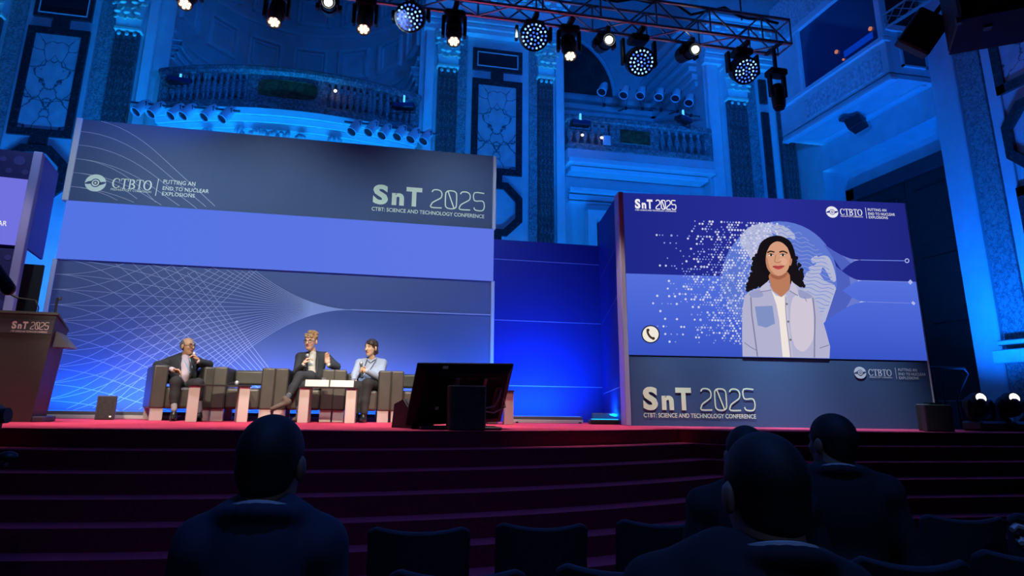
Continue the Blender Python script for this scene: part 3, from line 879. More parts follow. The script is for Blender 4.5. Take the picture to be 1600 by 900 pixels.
# ------------------------------------------------------------------ right LED screen
PLp = onY(979.5, 480, 9.25); PRp = onY(1437, 480, 8.65)
e1 = Vector((PRp.x - PLp.x, PRp.y - PLp.y, 0)); RWID = e1.length; e1.normalize(); nrm = Vector((e1.y, -e1.x, 0))
def onR(px, py):
    v = ray(px, py); t = (Vector((PLp.x, PLp.y, 0)) - C0).dot(nrm) / v.dot(nrm); return C0 + v * t
RH = (onR(975, 301).z + onR(1412.5, 317.5).z) / 2 - ZS
rot_r = math.atan2(e1.y, e1.x)
cs = thing('conference_screen', 'large LED screen showing a woman in a denim shirt before a dotted globe', 'screen', (PLp.x, PLp.y, ZS), rot_r)
rmap = homography([(975, 301), (1412.5, 317.5), (1462, 675.5), (984, 664.5)], [(0, RH), (RWID, RH), (RWID, 0), (0, 0)])
zled = (rmap(985, 553)[1] + rmap(1446, 567)[1]) / 2
zmid = rmap(1200, 434)[1]
print('right screen', RWID, RH, zled, zmid, PLp, PRp)
G().box((0, .01, 0), (RWID, .25, zled - .02)).o('lower_panel', M('printed_panel_right', (.058, .105, .215), .5, spec=.3), cs)
G().box((0, .012, zled - .02), (RWID, .2, zled), ).o('seam', black, cs)
led_top = emis_grad('led_indigo', [(0, lin(30, 40, 135)), (.5, lin(40, 44, 150)), (1, lin(30, 38, 128))], 0, 1, 0, RWID)
led_bot = emis_grad('led_azure', [(0, lin(56, 84, 196)), (.5, lin(72, 100, 212)), (1, lin(84, 112, 220))], 2, 1, zled, zmid)
G().box((0, 0, zmid), (RWID, .2, RH)).o('led_upper_field', led_top, cs)
G().box((0, 0, zled), (RWID, .2, zmid)).o('led_lower_field', led_bot, cs)
G().box((-.075, -.02, 0), (0, .25, RH + .01), .008).o('edge_profile', M('lilac_edge_profile', (.42, .40, .58), .4), cs)
G().box((RWID, 0, 0), (RWID + .025, .22, RH), .004).o('end_profile', M('pale_end_profile', (.75, .78, .80), .35), cs)  # plain pale profile at the screen end
# side return of the screen box, running back to the wing panel
sret = G()
back = Vector((4.20, 11.05, 0)); inv = Matrix.Rotation(-rot_r, 3, 'Z')
bl = inv @ (back - Vector((PLp.x, PLp.y, 0)))
zt = RH
sret.v = [(-.06, .02, 0), (-.06, .02, zt), (bl.x, bl.y, zt), (bl.x, bl.y, 0), (-.02, .02, 0), (-.02, .02, zt), (bl.x + .06, bl.y, zt), (bl.x + .06, bl.y, 0)]
sret.f = [(0, 1, 2, 3), (4, 7, 6, 5), (0, 4, 5, 1), (1, 5, 6, 2), (2, 6, 7, 3), (3, 7, 4, 0)]; sret.mi = [0] * 6
sret.o('side_return', blue_print, cs)
dirb = Vector((bl.x + .06, bl.y - .02, 0)); Lb = dirb.length; dirb.normalize(); nb = Vector((-dirb.y, dirb.x, 0))
if nb.x > 0: nb = -nb
def sidept(s, z, o=.006): return Vector((-.06, .02, 0)) + dirb * (s * Lb) + nb * o + Vector((0, 0, z))
for z0, z1 in ((RH * .78, RH * .70), (RH * .56, RH * .47), (RH * .16, RH * .135)):
    g = G(); w = .006
    g.add([sidept(.08, z0 - w), sidept(.95, z1 - w), sidept(.95, z1 + w), sidept(.08, z0 + w)], [(0, 1, 2, 3)]); g.o('panel_line', blue_line, cs)
ringp = [sidept(.10 + .055 * math.cos(t), RH * .80 + .10 * math.sin(t), .008) for t in [2 * PI * i / 20 for i in range(21)]]
G().tube(ringp, .008, 5).o('ring_mark', M('ring_print', (.3, .33, .7), .5), cs)
dm = G(); dm.add([sidept(.10, RH * .56 + .13, .009), sidept(.15, RH * .56, .009), sidept(.10, RH * .56 - .13, .009), sidept(.05, RH * .56, .009)], [(0, 1, 2, 3)]); dm.o('diamond_mark', MATS['ring_print'], cs)

# picture on the LED: globe
LY = [.004]
def layer(name, rgb, build, s=1.0):
    F = Flat(rmap); LY[0] += .0004; build(F, LY[0]); return F.o(name, emis('led_%d_%d_%d_%d' % (*rgb, int(s * 100)), lin(*rgb), s), cs)
gc, grad = (1216, 436), 90
layer('globe_disc', (92, 118, 208), lambda F, y: F.poly(circle2d(gc, grad, 48), y))
lands = [[(1255, 432), (1262, 424), (1276, 427), (1287, 440), (1301, 446), (1305, 462), (1301, 482), (1288, 502), (1272, 511), (1256, 490), (1250, 455)],
         [(1261, 418), (1272, 414), (1277, 402), (1291, 401), (1299, 415), (1304, 438), (1297, 440), (1290, 427), (1283, 418), (1279, 428), (1265, 424)],
         [(1265, 405), (1274, 400), (1277, 408), (1268, 412)],
         [(1205, 351), (1222, 353), (1238, 364), (1240, 375), (1230, 371), (1221, 377), (1213, 368), (1203, 362)],
         [(1155, 372), (1168, 356), (1190, 349), (1207, 352), (1204, 364), (1212, 380), (1195, 392), (1175, 405), (1166, 395), (1158, 385)]]
layer('globe_land', (178, 182, 214), lambda F, y: [F.poly(smooth2d(p, 3), y) for p in lands])
def waves(F, y):
    for i in range(26):
        yy = 352 + i * 6.4; hx = math.sqrt(max(0, (grad - 4) ** 2 - (yy - gc[1]) ** 2))
        xa = max(1196, gc[0] - hx); xb = gc[0] + hx - 2
        if xb - xa < 12: continue
        n = 26; F.line([(xa + (xb - xa) * k / n, yy + (xa + (xb - xa) * k / n - 1216) * .22 + 1.7 * math.sin(k * .95 + i)) for k in range(n + 1)
                        if math.dist((xa + (xb - xa) * k / n, yy + (xa + (xb - xa) * k / n - 1216) * .22), gc) < grad - 2] or [(xa, yy), (xa + 2, yy)], .012, y)
layer('globe_waves', (128, 146, 214), waves)
def dots(F, y, small):
    for i in range(49):
        yy = 346 + i * 3.95
        tend = 1130 - 30 * math.sin((yy - 340) / 190 * PI) + random.uniform(-25, 25)
        starts = random.choice([1004, 1022, 1035, 1050, 1075]) + random.uniform(-8, 8) if i % 3 == 0 else tend - random.uniform(0, 45)
        x = 1008 + (i % 2) * 2.6
        while x < 1214:
            ins = math.dist((x, yy), gc) < grad
            if x > starts:
                pr = .95 if x > tend else (.62 if (math.sin(x * .11 + i * 2.1) > -.2) else .12)
                if yy > 520 and x < 1140: pr *= .6
                if random.random() < pr:
                    big = random.random() < (.5 if x > 1140 else .35)
                    if big != small:
                        rr = random.uniform(1.55, 1.95) if big else random.uniform(.95, 1.35)
                        F.poly(circle2d((x, yy + .035 * (x - 1100) - (1.0 if 0 else 0)), rr, 7), y)
            x += 4.55
random.seed(3); st = random.getstate()
o1 = layer('halftone_dots', (206, 210, 238), lambda F, y: dots(F, y, False)); o1['kind'] = 'stuff'
random.setstate(st)
o2 = layer('halftone_dots', (140, 158, 226), lambda F, y: dots(F, y, True)); o2['kind'] = 'stuff'
fans = [((1285, 382), (1313, 424), (1342, 407), (1411, 408.5)), ((1303, 416), (1306, 462), (1346, 439.5), (1416, 442)), ((1305, 448), (1286, 504), (1352, 473), (1420, 475.5))]
def fan(F, y, k, j=None):
    for a, b, t, e in (fans if j is None else [fans[j]]):
        up = [(a[0] + (t[0] - a[0]) * i / 10, a[1] + (t[1] - a[1]) * math.sin(i / 10 * PI / 2)) for i in range(11)]
        dn = [(b[0] + (t[0] - b[0]) * i / 10, b[1] + (t[1] - b[1]) * math.sin(i / 10 * PI / 2)) for i in range(11)]
        if k == 0: F.poly(up + dn[::-1], y)
        elif k == 1: F.poly(up[5:] + dn[5:][::-1], y)
        elif k == 2: F.poly(up[8:] + dn[8:][::-1], y)
        else: F.line([t, e], .012, y)
for j in range(3):
    for nm, rgb, k in (('flow_fan', (78, 96, 190), 0), ('flow_glow', (104, 122, 206), 1), ('flow_tip', (176, 186, 232), 2), ('flow_line', (110, 128, 220), 3)):
        layer(nm, rgb, lambda F, y: fan(F, y, k, j))
layer('end_mark', (170, 180, 235), lambda F, y: (F.line(circle2d((1415, 408.5), 3, 14), .014, y, True), F.poly([(1416, 442), (1420, 438), (1424, 442.5), (1420, 446.5)], y), F.poly([(1421, 475), (1424, 472), (1428, 476), (1425, 479)], y)))
# the woman on screen
S = 4.0909
Wp = lambda pts: [(1120 + x / S, 350 + y / S) for x, y in pts]
def wl(name, rgb, pts, k=3, s=1.0): return layer(name, rgb, lambda F, y: F.poly(smooth2d(Wp(pts), k) if k else Wp(pts), y), s)
def curls(F, y):
    random.seed(5)
    for x0, y0, x1, y1 in ((245, 200, 218, 300), (218, 300, 190, 420), (500, 220, 535, 350), (520, 320, 538, 400), (230, 250, 205, 380), (260, 390, 190, 415)):
        for i in range(9):
            t = i / 8; F.poly(circle2d(Wp([(x0 + (x1 - x0) * t + random.uniform(-9, 9), y0 + (y1 - y0) * t + random.uniform(-7, 7))])[0], random.uniform(2.2, 4.0), 9), y)
layer('woman_hair', (24, 20, 26), curls)
wl('woman_hair', (22, 18, 24), [(370, 78), (310, 92), (270, 125), (250, 180), (235, 230), (222, 280), (213, 330), (198, 375), (186, 415), (220, 408), (260, 400), (300, 392), (335, 350), (440, 340), (455, 385), (500, 402), (536, 405), (530, 350), (515, 300), (500, 250), (490, 190), (470, 140), (430, 100)])
wl('woman_neck', (186, 122, 92), [(330, 318), (330, 380), (350, 440), (400, 472), (445, 430), (457, 380), (442, 310)])
wl('woman_neck', (160, 98, 72), [(332, 320), (345, 345), (385, 358), (425, 340), (442, 312), (400, 325)])
wl('woman_face', (214, 156, 126), [(320, 160), (305, 200), (302, 250), (315, 290), (340, 320), (375, 334), (408, 328), (440, 300), (455, 260), (462, 215), (455, 175), (430, 140), (395, 116), (350, 118)])
wl('woman_face_shade', (190, 130, 102), [(302, 215), (302, 250), (315, 290), (340, 320), (375, 334), (355, 318), (332, 290), (320, 255), (313, 220)])
wl('woman_cheek', (224, 168, 140), [(392, 225), (425, 220), (440, 245), (425, 265), (398, 255)])
wl('woman_ear', (196, 134, 106), [(456, 225), (468, 218), (470, 240), (462, 268), (453, 262)])
wl('woman_hair', (20, 16, 22), [(303, 250), (305, 205), (316, 165), (338, 132), (372, 114), (412, 120), (442, 155), (462, 212), (468, 225), (492, 205), (466, 122), (420, 86), (370, 76), (310, 92), (262, 140), (248, 225), (275, 300), (318, 330)])
wl('woman_shirt', (178, 178, 208), [(318, 375), (262, 412), (200, 432), (166, 462), (152, 540), (148, 700), (150, 850), (240, 852), (400, 857), (605, 863), (703, 865), (708, 790), (682, 690), (656, 600), (632, 520), (606, 462), (560, 432), (520, 410), (470, 374), (450, 425), (400, 470), (348, 432)], 0)
wl('shirt_light_side', (206, 198, 214), [(470, 480), (540, 455), (590, 480), (604, 600), (600, 740), (540, 820), (480, 780), (455, 640)])
wl('shirt_yoke', (150, 156, 198), [(198, 440), (262, 422), (285, 462), (230, 474), (198, 462)])
wl('shirt_yoke', (150, 156, 198), [(510, 425), (560, 440), (598, 470), (560, 482), (515, 470)])
wl('tee_shirt', (238, 228, 222), [(338, 428), (365, 460), (400, 470), (428, 455), (424, 520), (430, 640), (445, 750), (456, 856), (404, 854), (395, 740), (385, 620), (368, 520)], 0)
layer('shirt_placket', (192, 188, 210), lambda F, y: F.line(Wp([(428, 462), (438, 640), (460, 856)]), .045, y))
layer('shirt_button', (124, 112, 116), lambda F, y: [F.poly(circle2d(Wp([p])[0], 1.9, 10), y) for p in ((433, 515), (442, 628), (455, 745))])
wl('shirt_collar', (188, 186, 214), [(318, 366), (270, 404), (264, 436), (306, 432), (332, 424), (322, 396)], 0)
wl('shirt_collar', (196, 190, 212), [(466, 366), (450, 428), (504, 462), (508, 446), (494, 402)], 0)
wl('shirt_pocket', (126, 144, 196), [(230, 530), (342, 526), (357, 640), (300, 666), (248, 652)], 0)
layer('shirt_fold', (128, 126, 160), lambda F, y: [F.line(Wp(p), w, y) for p, w in (([(205, 470), (210, 580), (228, 720), (244, 850)], .02), ([(600, 475), (612, 600), (608, 740), (606, 860)], .02), ([(262, 436), (310, 430), (334, 424)], .012), ([(452, 430), (504, 462)], .014), ([(640, 800), (700, 780)], .012), ([(560, 500), (545, 470)], .01), ([(430, 470), (424, 540), (432, 650), (452, 800), (456, 860)], .008), ([(160, 760), (200, 790), (235, 810)], .012))])
layer('woman_eye', (236, 222, 214), lambda F, y: [F.poly(circle2d(Wp([p])[0], 4.0, 14, 1.7), y) for p in ((335, 201), (410, 202))])
layer('woman_iris', (46, 26, 22), lambda F, y: [F.poly(circle2d(Wp([p])[0], 1.9, 12), y) for p in ((336, 201), (411, 202))])
layer('woman_brow', (36, 24, 22), lambda F, y: [F.line(Wp(smooth2d(p, 3, False)), .022, y) for p in ([(312, 186), (332, 177), (358, 183)], [(388, 183), (414, 177), (440, 190)])] + [F.line(Wp(smooth2d(p, 3, False)), .009, y) for p in ([(318, 199), (335, 192), (353, 200)], [(393, 200), (410, 193), (429, 201)])])
layer('woman_nose', (176, 112, 88), lambda F, y: (F.line(Wp(smooth2d([(366, 200), (360, 228), (357, 240), (366, 247), (378, 249), (392, 246), (398, 238)], 3, False)), .011, y)))
layer('woman_mouth', (188, 78, 76), lambda F, y: F.poly(smooth2d(Wp([(344, 274), (364, 268), (380, 271), (396, 268), (420, 272), (402, 288), (380, 294), (360, 288)]), 3), y))
layer('woman_mouth_line', (120, 44, 44), lambda F, y: F.line(Wp(smooth2d([(344, 274), (380, 279), (420, 272)], 4, False)), .008, y))
# icons and lettering on the LED and lower panel
layer('call_icon_rim', (28, 30, 50), lambda F, y: F.poly(circle2d((1014.7, 522), 14.2, 30), y))
layer('call_icon', (240, 232, 218), lambda F, y: F.poly(circle2d((1014.7, 522), 12.4, 30), y))
layer('call_handset', (66, 48, 40), lambda F, y: (F.line(smooth2d([(1010, 514.5), (1010.5, 520), (1014, 526), (1019.5, 529.5)], 4, False), .032, y), F.poly(circle2d((1010.8, 515.5), 2.4, 10), y), F.poly(circle2d((1019, 528.6), 2.4, 10), y)))
def rl(F, y):
    snt(F, (993, 326.5), (1056, 328), (993, 312), y, ((993, 330), (1056, 331.5), (993, 327.8)), .09)
layer('event_lettering', (236, 234, 240), rl)
F = Flat(rmap); LY[0] += .0004
P1 = dict(c=(1297.5, 332), e=(1307, 332.3), wbl=(1310.5, 336.5), wbr=(1345.5, 338.2), wtl=(1310.5, 326.5), sbl=(1311, 339.5), sbr=(1345.5, 340.8), stl=(1311, 337.5),
    b0=(1349.5, 325), b1=(1351.5, 342), lines=[((1353.5, 330.3), (1382.5, 331.6), (1353.5, 326.2)), ((1354, 336.5), (1396, 338.5), (1354, 332.3)), ((1355, 342), (1385, 343.3), (1355, 338))])
c, r = logo_ctbto(F, P1, LY[0]); F.o('agency_logo', emis('led_white_logo', lin(232, 232, 240)), cs)
F = Flat(rmap); logo_eye(F, c, r, LY[0] + .001); F.o('logo_cutout', led_top, cs)
F = Flat(rmap); logo_pupil(F, c, r, LY[0] + .002); F.o('logo_pupil', MATS['led_white_logo'], cs)
F = Flat(rmap)
P2 = dict(c=(1340.5, 584.5), e=(1350, 584.8), wbl=(1354, 589), wbr=(1391, 591), wtl=(1354, 578.5), sbl=(1355, 592.5), sbr=(1391, 594), stl=(1355, 590.4),
    b0=(1395.5, 577), b1=(1398, 595), lines=[((1400.5, 582.5), (1430, 583.8), (1400.5, 578)), ((1401, 588.8), (1444, 590.6), (1401, 584.5)), ((1402, 595), (1433, 596.3), (1402, 590.8))])
c, r = logo_ctbto(F, P2, .004); F.o('agency_logo', print_white, cs)
F = Flat(rmap); logo_eye(F, c, r, .006); F.o('logo_cutout', MATS['printed_panel_right'], cs)
F = Flat(rmap); logo_pupil(F, c, r, .008); F.o('logo_pupil', print_white, cs)
F = Flat(rmap); snt(F, (1003, 640), (1177, 643.5), (1003, 604.5), .004, ((1003.5, 651.5), (1177.5, 655.5), (1003.5, 644.5))); F.o('event_lettering', print_cream, cs)
# ------------------------------------------------------------------ curved balcony
BC = Vector((-1.52, 20.15, 0)); BR = 6.15
def bpt(ang, dr, z): return Vector((BC.x + (BR + dr) * math.sin(ang), BC.y - (BR + dr) * math.cos(ang), z))
ba = thing('curved_balcony', 'curved marble balcony with balusters in the domed apse', 'balcony', (BC.x, WY, 6.6))
OBA = -Vector((BC.x, WY, 6.6))
A0 = .46
def bring(name, mat, prof, a0=-A0, a1=A0, n=32, smooth=False):
    g = G(); m = len(prof)
    for i in range(n + 1):
        t = a0 + (a1 - a0) * i / n
        for d, z in prof: g.v.append(tuple(bpt(t, d, z) + OBA))
    for i in range(n):
        for k in range(m):
            a = i * m + k; b = i * m + (k + 1) % m; g.f.append((a, b, b + m, a + m)); g.mi.append(0)
    g.f += [tuple(range(m)), tuple(range(n * m, n * m + m))[::-1]]; g.mi += [0, 0]
    return g.o(name, mat, ba, smooth)
bring('handrail', rail_marble, [(-.16, 7.86), (.14, 7.86), (.18, 7.92), (.18, 8.0), (.12, 8.05), (-.14, 8.05)])
bring('plinth_rail', rail_marble, [(-.14, 7.05), (.14, 7.05), (.14, 7.20), (.09, 7.26), (-.14, 7.26)])
bring('balcony_floor', plaster, [(-1.2, 6.95), (.1, 6.95), (.1, 7.05), (-1.2, 7.05)])
for d0, z0, z1 in ((.16, 6.92, 7.05), (.06, 6.80, 6.91), (-.04, 6.68, 6.79), (-.14, 6.52, 6.67)):
    bring('under_cornice', plaster2, [(-.9, z0), (d0, z0), (d0 + .03, z1), (-.9, z1)])
bl_g = G().lathe([(.06, 0), (.065, .05), (.035, .08), (.05, .14), (.085, .24), (.075, .32), (.04, .44), (.035, .52), (.06, .56), (.065, .60)], n=10)
baluster_me = bl_g.mesh('baluster', rail_marble, True)
for seg in ((-.415, -.30, 6), (-.285, -.155, 7), (.135, .27, 7), (.285, .415, 6)):
    for i in range(seg[2]):
        t = seg[0] + (seg[1] - seg[0]) * i / (seg[2] - 1)
        share('baluster', baluster_me, ba, bpt(t, 0, 7.26) + OBA)
def bblock(name, mat, t0, t1, d, z0, z1, dback=-.12): return bring(name, mat, [(dback, z0), (d, z0), (d, z1), (dback, z1)], t0, t1, 8)
bblock('pedestal', rail_marble, -.145, .12, .08, 7.26, 7.86)
bblock('pedestal', rail_marble, -.46, -.425, .10, 7.26, 7.86)
bblock('pedestal', rail_marble, .425, .46, .10, 7.26, 7.86)
brown = marble('brown_onyx', (.20, .12, .05), (.10, .055, .025), 4, .25, .3, warp=4)
g = G(); pts = []
for i in range(24):
    t = 2 * PI * i / 24; c_, s_ = math.cos(t), math.sin(t)
    pts.append((-.012 + .098 * math.copysign(abs(c_) ** .5, c_), 7.56 + .20 * math.copysign(abs(s_) ** .5, s_)))
g.v = [tuple(bpt(a, .11, z) + OBA) for a, z in pts] + [tuple(bpt(a, .07, z) + OBA) for a, z in pts]
g.f = [tuple(range(24))] + [(i, (i + 1) % 24, 24 + (i + 1) % 24, 24 + i) for i in range(24)]; g.mi = [0] * 25
g.o('onyx_plaque', brown, ba)
# stucco garlands under the cornice
random.seed(9)
for t0, t1, nn in ((-.12, .0, 12), (-.17, -.15, 4), (.03, .05, 4), (.14, .17, 5), (-.28, -.26, 4)):
    gg = G()
    for i in range(nn):
        t = t0 + (t1 - t0) * i / max(1, nn - 1)
        gg.ell(bpt(t, .0, 6.56 + random.uniform(-.06, .05)) + OBA, (random.uniform(.05, .08), .06, random.uniform(.06, .10)), 7, 5)
    tag(gg.o('stucco_garland', stucco, ba, True), kind='stuff')

# ------------------------------------------------------------------ gallery balustrade
ga = thing('gallery_balustrade', 'straight marble balustrade with turned balusters before the vaulted niche', 'balustrade', (6.8, WY - .12, 7.18))
OG = -Vector((6.8, WY - .12, 7.18))
def gbx(name, mat, x0, x1, d0, d1, z0, z1, ch=0):
    G().box(Vector((x0, WY - .12 + d0, z0)) + OG, Vector((x1, WY - .12 + d1, z1)) + OG, ch).o(name, mat, ga)
gbx('handrail', rail_marble, 4.88, 8.74, -.16, .16, 7.92, 8.08, .03)
gbx('plinth_rail', rail_marble, 4.88, 8.74, -.14, .14, 7.18, 7.34, .02)
gbx('pedestal', rail_marble, 6.0, 7.28, -.10, .12, 7.34, 7.92)
gbx('pedestal', rail_marble, 8.52, 8.74, -.12, .12, 7.34, 7.92)
gbx('marble_inset', brown, 6.25, 7.05, -.12, -.09, 7.44, 7.82, .02)
for x in [4.98 + i * .19 for i in range(6)] + [7.42 + i * .20 for i in range(6)]:
    share('baluster', baluster_me, ga, Vector((x, WY - .12, 7.34)) + OG, scale=(1, 1, .97))

# ------------------------------------------------------------------ par cans
par_shell = M('par_can_shell', (.80, .78, .80), .4, .1)
lens_dark = M('par_lens', (.02, .02, .025), .15)
clamp_m = M('clamp_metal', (.12, .12, .13), .45, .7)
def par_can(lens_px, Y, lab, grp, pipe_z, tilt=(-.42, -.40, -.80), L=.40, r=.11):
    p = onY(*lens_px, Y); d = Vector(tilt).normalized()
    t = thing('par_can', lab, 'stage light', p - d * L * .6, group=grp)
    o = Vector(t.location); a = p - o; b = p - d * L - o
    G().cyl(a, a - d * L * .72, r, r * .93, 16, False).cyl(a - d * L * .72, b, r * .93, r * .55, 16).o('can_body', par_shell, t, True)
    G().cyl(a - d * .03, a - d * .06, r * .94, n=16).o('lens', lens_dark, t)
    G().tube([a + d * .002 + (d.orthogonal().normalized() * math.cos(k) + d.cross(d.orthogonal().normalized()) * math.sin(k)) * r for k in [2 * PI * i / 16 for i in range(17)]], .010, 5).o('rim', par_shell, t, True)
    m = (a + b) / 2; side = d.cross(Vector((0, 0, 1))).normalized()
    top = Vector((m.x, m.y, pipe_z - o.z))
    G().tube([m + side * (r + .02), m + side * (r + .02) + Vector((0, 0, .09)), top, m - side * (r + .02) + Vector((0, 0, .09)), m - side * (r + .02)], .010, 5).o('yoke', clamp_m, t)
    return top + o
ORD = ['first', 'second', 'third', 'fourth', 'fifth', 'sixth']
def par_row(pxs, Ys, lab, grp, dz, pipename, pipelab):
    tops = []
    for p, Y in zip(pxs, Ys):
        z = onY(*p, Y).z + dz; tops.append(par_can(p, Y, lab % ORD[(len(pxs) - 1 - len(tops)) if 'event' in lab else len(tops)], grp, z))
    a, b = tops[0], tops[-1]; e = (b - a).normalized() * .25
    t = thing(pipename, pipelab, 'pipe', (a + b) / 2); o = Vector(t.location)
    G().tube([a - e - o] + [q - o for q in tops] + [b + e - o], .024, 8).o('pipe_tube', clamp_m, t, True)
    for q in tops: G().box(q - o - Vector((.03, .03, .035)), q - o + Vector((.03, .03, .035))).o('clamp', black, t)
    for q in (tops[1], tops[-2]): G().cyl(q - o, q - o + Vector((0, .45, .12)), .018, n=6).o('bracket', clamp_m, t)
par_row([(212, 175), (235, 178), (266, 181), (285, 181), (318, 183), (346, 186)], [14.1, 14.05, 13.95, 13.9, 13.8, 13.75],
        'silver par can under the curved balcony above the agency logo, %s from the pilaster', 'par cans at one end of the curved balcony', .24, 'lighting_pipe', 'thin lighting pipe under the curved balcony above the agency logo')
par_row([(549, 206), (575, 207), (596, 212), (620, 214), (641, 218), (661, 221)], [13.75, 13.8, 13.9, 14.0, 14.05, 14.1],
        'silver par can under the curved balcony above the event lettering, %s from the pilaster', 'par cans above the event lettering', .24, 'lighting_pipe', 'thin lighting pipe under the curved balcony above the event lettering')
par_row([(940, 144), (974, 149), (1000, 150), (1029, 152), (1055, 154), (1076, 161)], [14.6] * 6,
        'silver par can over the straight gallery balustrade, %s from the lunette', 'par cans above the gallery', -.30, 'lighting_pipe', 'lighting pipe carrying par cans over the gallery balustrade')

def flood(px, Y, lab, rot=0):
    p = onY(*px, Y); t = thing('floodlight', lab, 'stage light', p, rot)
    G().box((-.24, -.10, -.06), (.24, .12, .06), .02).o('lamp_housing', black, t)
    G().box((-.22, -.115, -.045), (.22, -.10, .045)).o('lamp_face', glass_dark, t)
    G().tube([(-.26, 0, 0), (-.26, 0, -.16), (.26, 0, -.16), (.26, 0, 0)], .012, 5).o('bracket', black, t)
    G().box((-.02, -.02, .05), (.02, .02, .26)).o('status_lamp', emis('flood_status', (.05, .35, 1), 2.2), t)
flood((281, 127), 14.35, 'black floodlight on the curved balcony rail beside the left reveal', .2)
flood((631, 166), 14.2, 'black floodlight on the curved balcony rail by the second pilaster', -.2)
flood((907, 193), 14.7, 'black floodlight on the gallery rail above its first balusters')
flood((1068, 187), 14.6, 'small blue-lensed floodlight at the far end of the gallery rail', .5)
for px, Y, nm, lab in (((910, 211), 14.6, 'gallery_lamp', 'tiny warm lamp glowing between gallery balusters, under the black floodlight'), ((940, 215), 14.6, 'gallery_lamp', 'tiny warm lamp glowing beside the white sign on the gallery'), ((524, 142), 13.8, 'gallery_lamp', 'single white lamp glowing between the curved balcony balusters')):
    p = onY(*px, Y); t = thing(nm, lab, 'lamp', p)
    G().ell((0, 0, 0), (.035, .03, .03), 8, 6).o('bulb', emis('warm_bulb', (1, .85, .6), 5), t)
    G().cyl((0, 0, .025), (0, .05, .09), .02, n=6).o('socket', black, t)
p = onY(948, 219, 14.62)
sg = thing('gallery_sign', 'small blank white sign hung on the gallery balustrade', 'sign', p)
G().box((-.10, -.01, -.13), (.10, .01, .12), .005).o('sign_plate', plaster2, sg)
G().tube([(-.08, 0, .12), (0, .02, .2), (.08, 0, .12)], .005, 4).o('cord', black, sg)

# ------------------------------------------------------------------ lighting truss
TY0, TY1, TZ0, TZ1 = 7.6, 7.92, 6.12, 6.50
alu = M('truss_aluminium', (.48, .49, .52), .35, .75)
X0T, X1T = -5.0, 5.85
tr = thing('lighting_truss', 'long aluminium box truss carrying the stage lights overhead', 'truss', ((X0T + X1T) / 2, (TY0 + TY1) / 2, TZ0))
OT = -Vector(tr.location)
cme = G().cyl((X0T, 0, 0), (X1T, 0, 0), .025, n=8).mesh('chord', alu, True)
for y in (TY0, TY1):
    for z in (TZ0, TZ1): share('chord', cme, tr, Vector((0, y, z)) + Vector((OT.x, OT.y, OT.z)))
seg = .40; nseg = int((X1T - X0T) / seg)
dz = TZ1 - TZ0; dy = TY1 - TY0
def brace_me(vec, nm): return G().cyl((0, 0, 0), vec, .013, n=6, caps=False).mesh(nm, alu, True)
bz_up, bz_dn = brace_me((seg, 0, dz), 'brace'), brace_me((seg, 0, -dz), 'brace')
by_a, by_b = brace_me((seg, dy, 0), 'brace'), brace_me((seg, -dy, 0), 'brace')
bv, bh = brace_me((0, 0, dz), 'brace'), brace_me((0, dy, 0), 'brace')
for i in range(nseg + 1):
    x = X0T + i * seg
    if x > X1T: break
    if x < -1.3: continue
    if i < nseg:
        for y in (TY0, TY1):
            share('brace', bz_up if i % 2 else bz_dn, tr, Vector((x, y, TZ0 if i % 2 else TZ1)) + OT)
        share('brace', by_a if i % 2 else by_b, tr, Vector((x, TY0 if i % 2 else TY1, TZ0)) + OT)
    if i % 2 == 0:
        for y in (TY0, TY1): share('brace', bv, tr, Vector((x, y, TZ0)) + OT)
for x in (X1T,):
    for y in (TY0, TY1): share('brace', bv, tr, Vector((x, y, TZ0)) + OT)
    for z in (TZ0, TZ1): share('brace', bh, tr, Vector((x, TY0, z)) + OT)
for x in (-3.0, 1.4, 5.2):
    G().cyl(Vector((x, (TY0 + TY1) / 2, TZ1)) + OT, Vector((x, (TY0 + TY1) / 2, 13.98)) + OT, .012, n=6).o('hoist_chain', clamp_m, tr)
cab = G(); random.seed(4)
pts = [Vector((2.0 + i * .22, TY0 + .1 + .08 * math.sin(i * 1.3), TZ1 + .03 + .05 * math.sin(i * 2.1))) + OT for i in range(18)]
cab.tube(pts, .02, 6).o('cable_run', black, tr, True)

# moving heads and profile spots under the truss
shell = M('fixture_shell', (.014, .014, .016), .45)
warm_led = emis('warm_lens', (1, .80, .55), 2.4)
white_led = emis('white_lens', (.95, 1, .88), 5)
blue_led = emis('blue_led_cell', (.05, .16, 1.0), 1.5)
blue_led2 = emis('pale_led_cell', (.22, .42, 1.0), 2.2)
def frame_of(d):
    d = Vector(d).normalized(); s = d.cross(Vector((0, 0, 1))).normalized(); u = s.cross(d); return d, s, u
def hang(t, o, top, s, w, h):
    """base box, clamp and yoke arms from the truss down to the head pivot (local coords)"""
    base = Vector((0, 0, top))
    G().box((-.13, -.11, top - .10), (.13, .11, top), .02).o('base_box', shell, t)
    G().box((-.03, -.19, top), (.03, .19, top + .06)).o('truss_clamp', clamp_m, t)
    for k in (-1, 1):
        q = s * (k * w); m = Matrix.Rotation(math.atan2(s.y, s.x), 4, 'Z')
        g = G(); g.box((k * w - .022, -.05, -.07), (k * w + .022, .05, top - .06), .012, m); g.o('yoke_arm', shell, t)
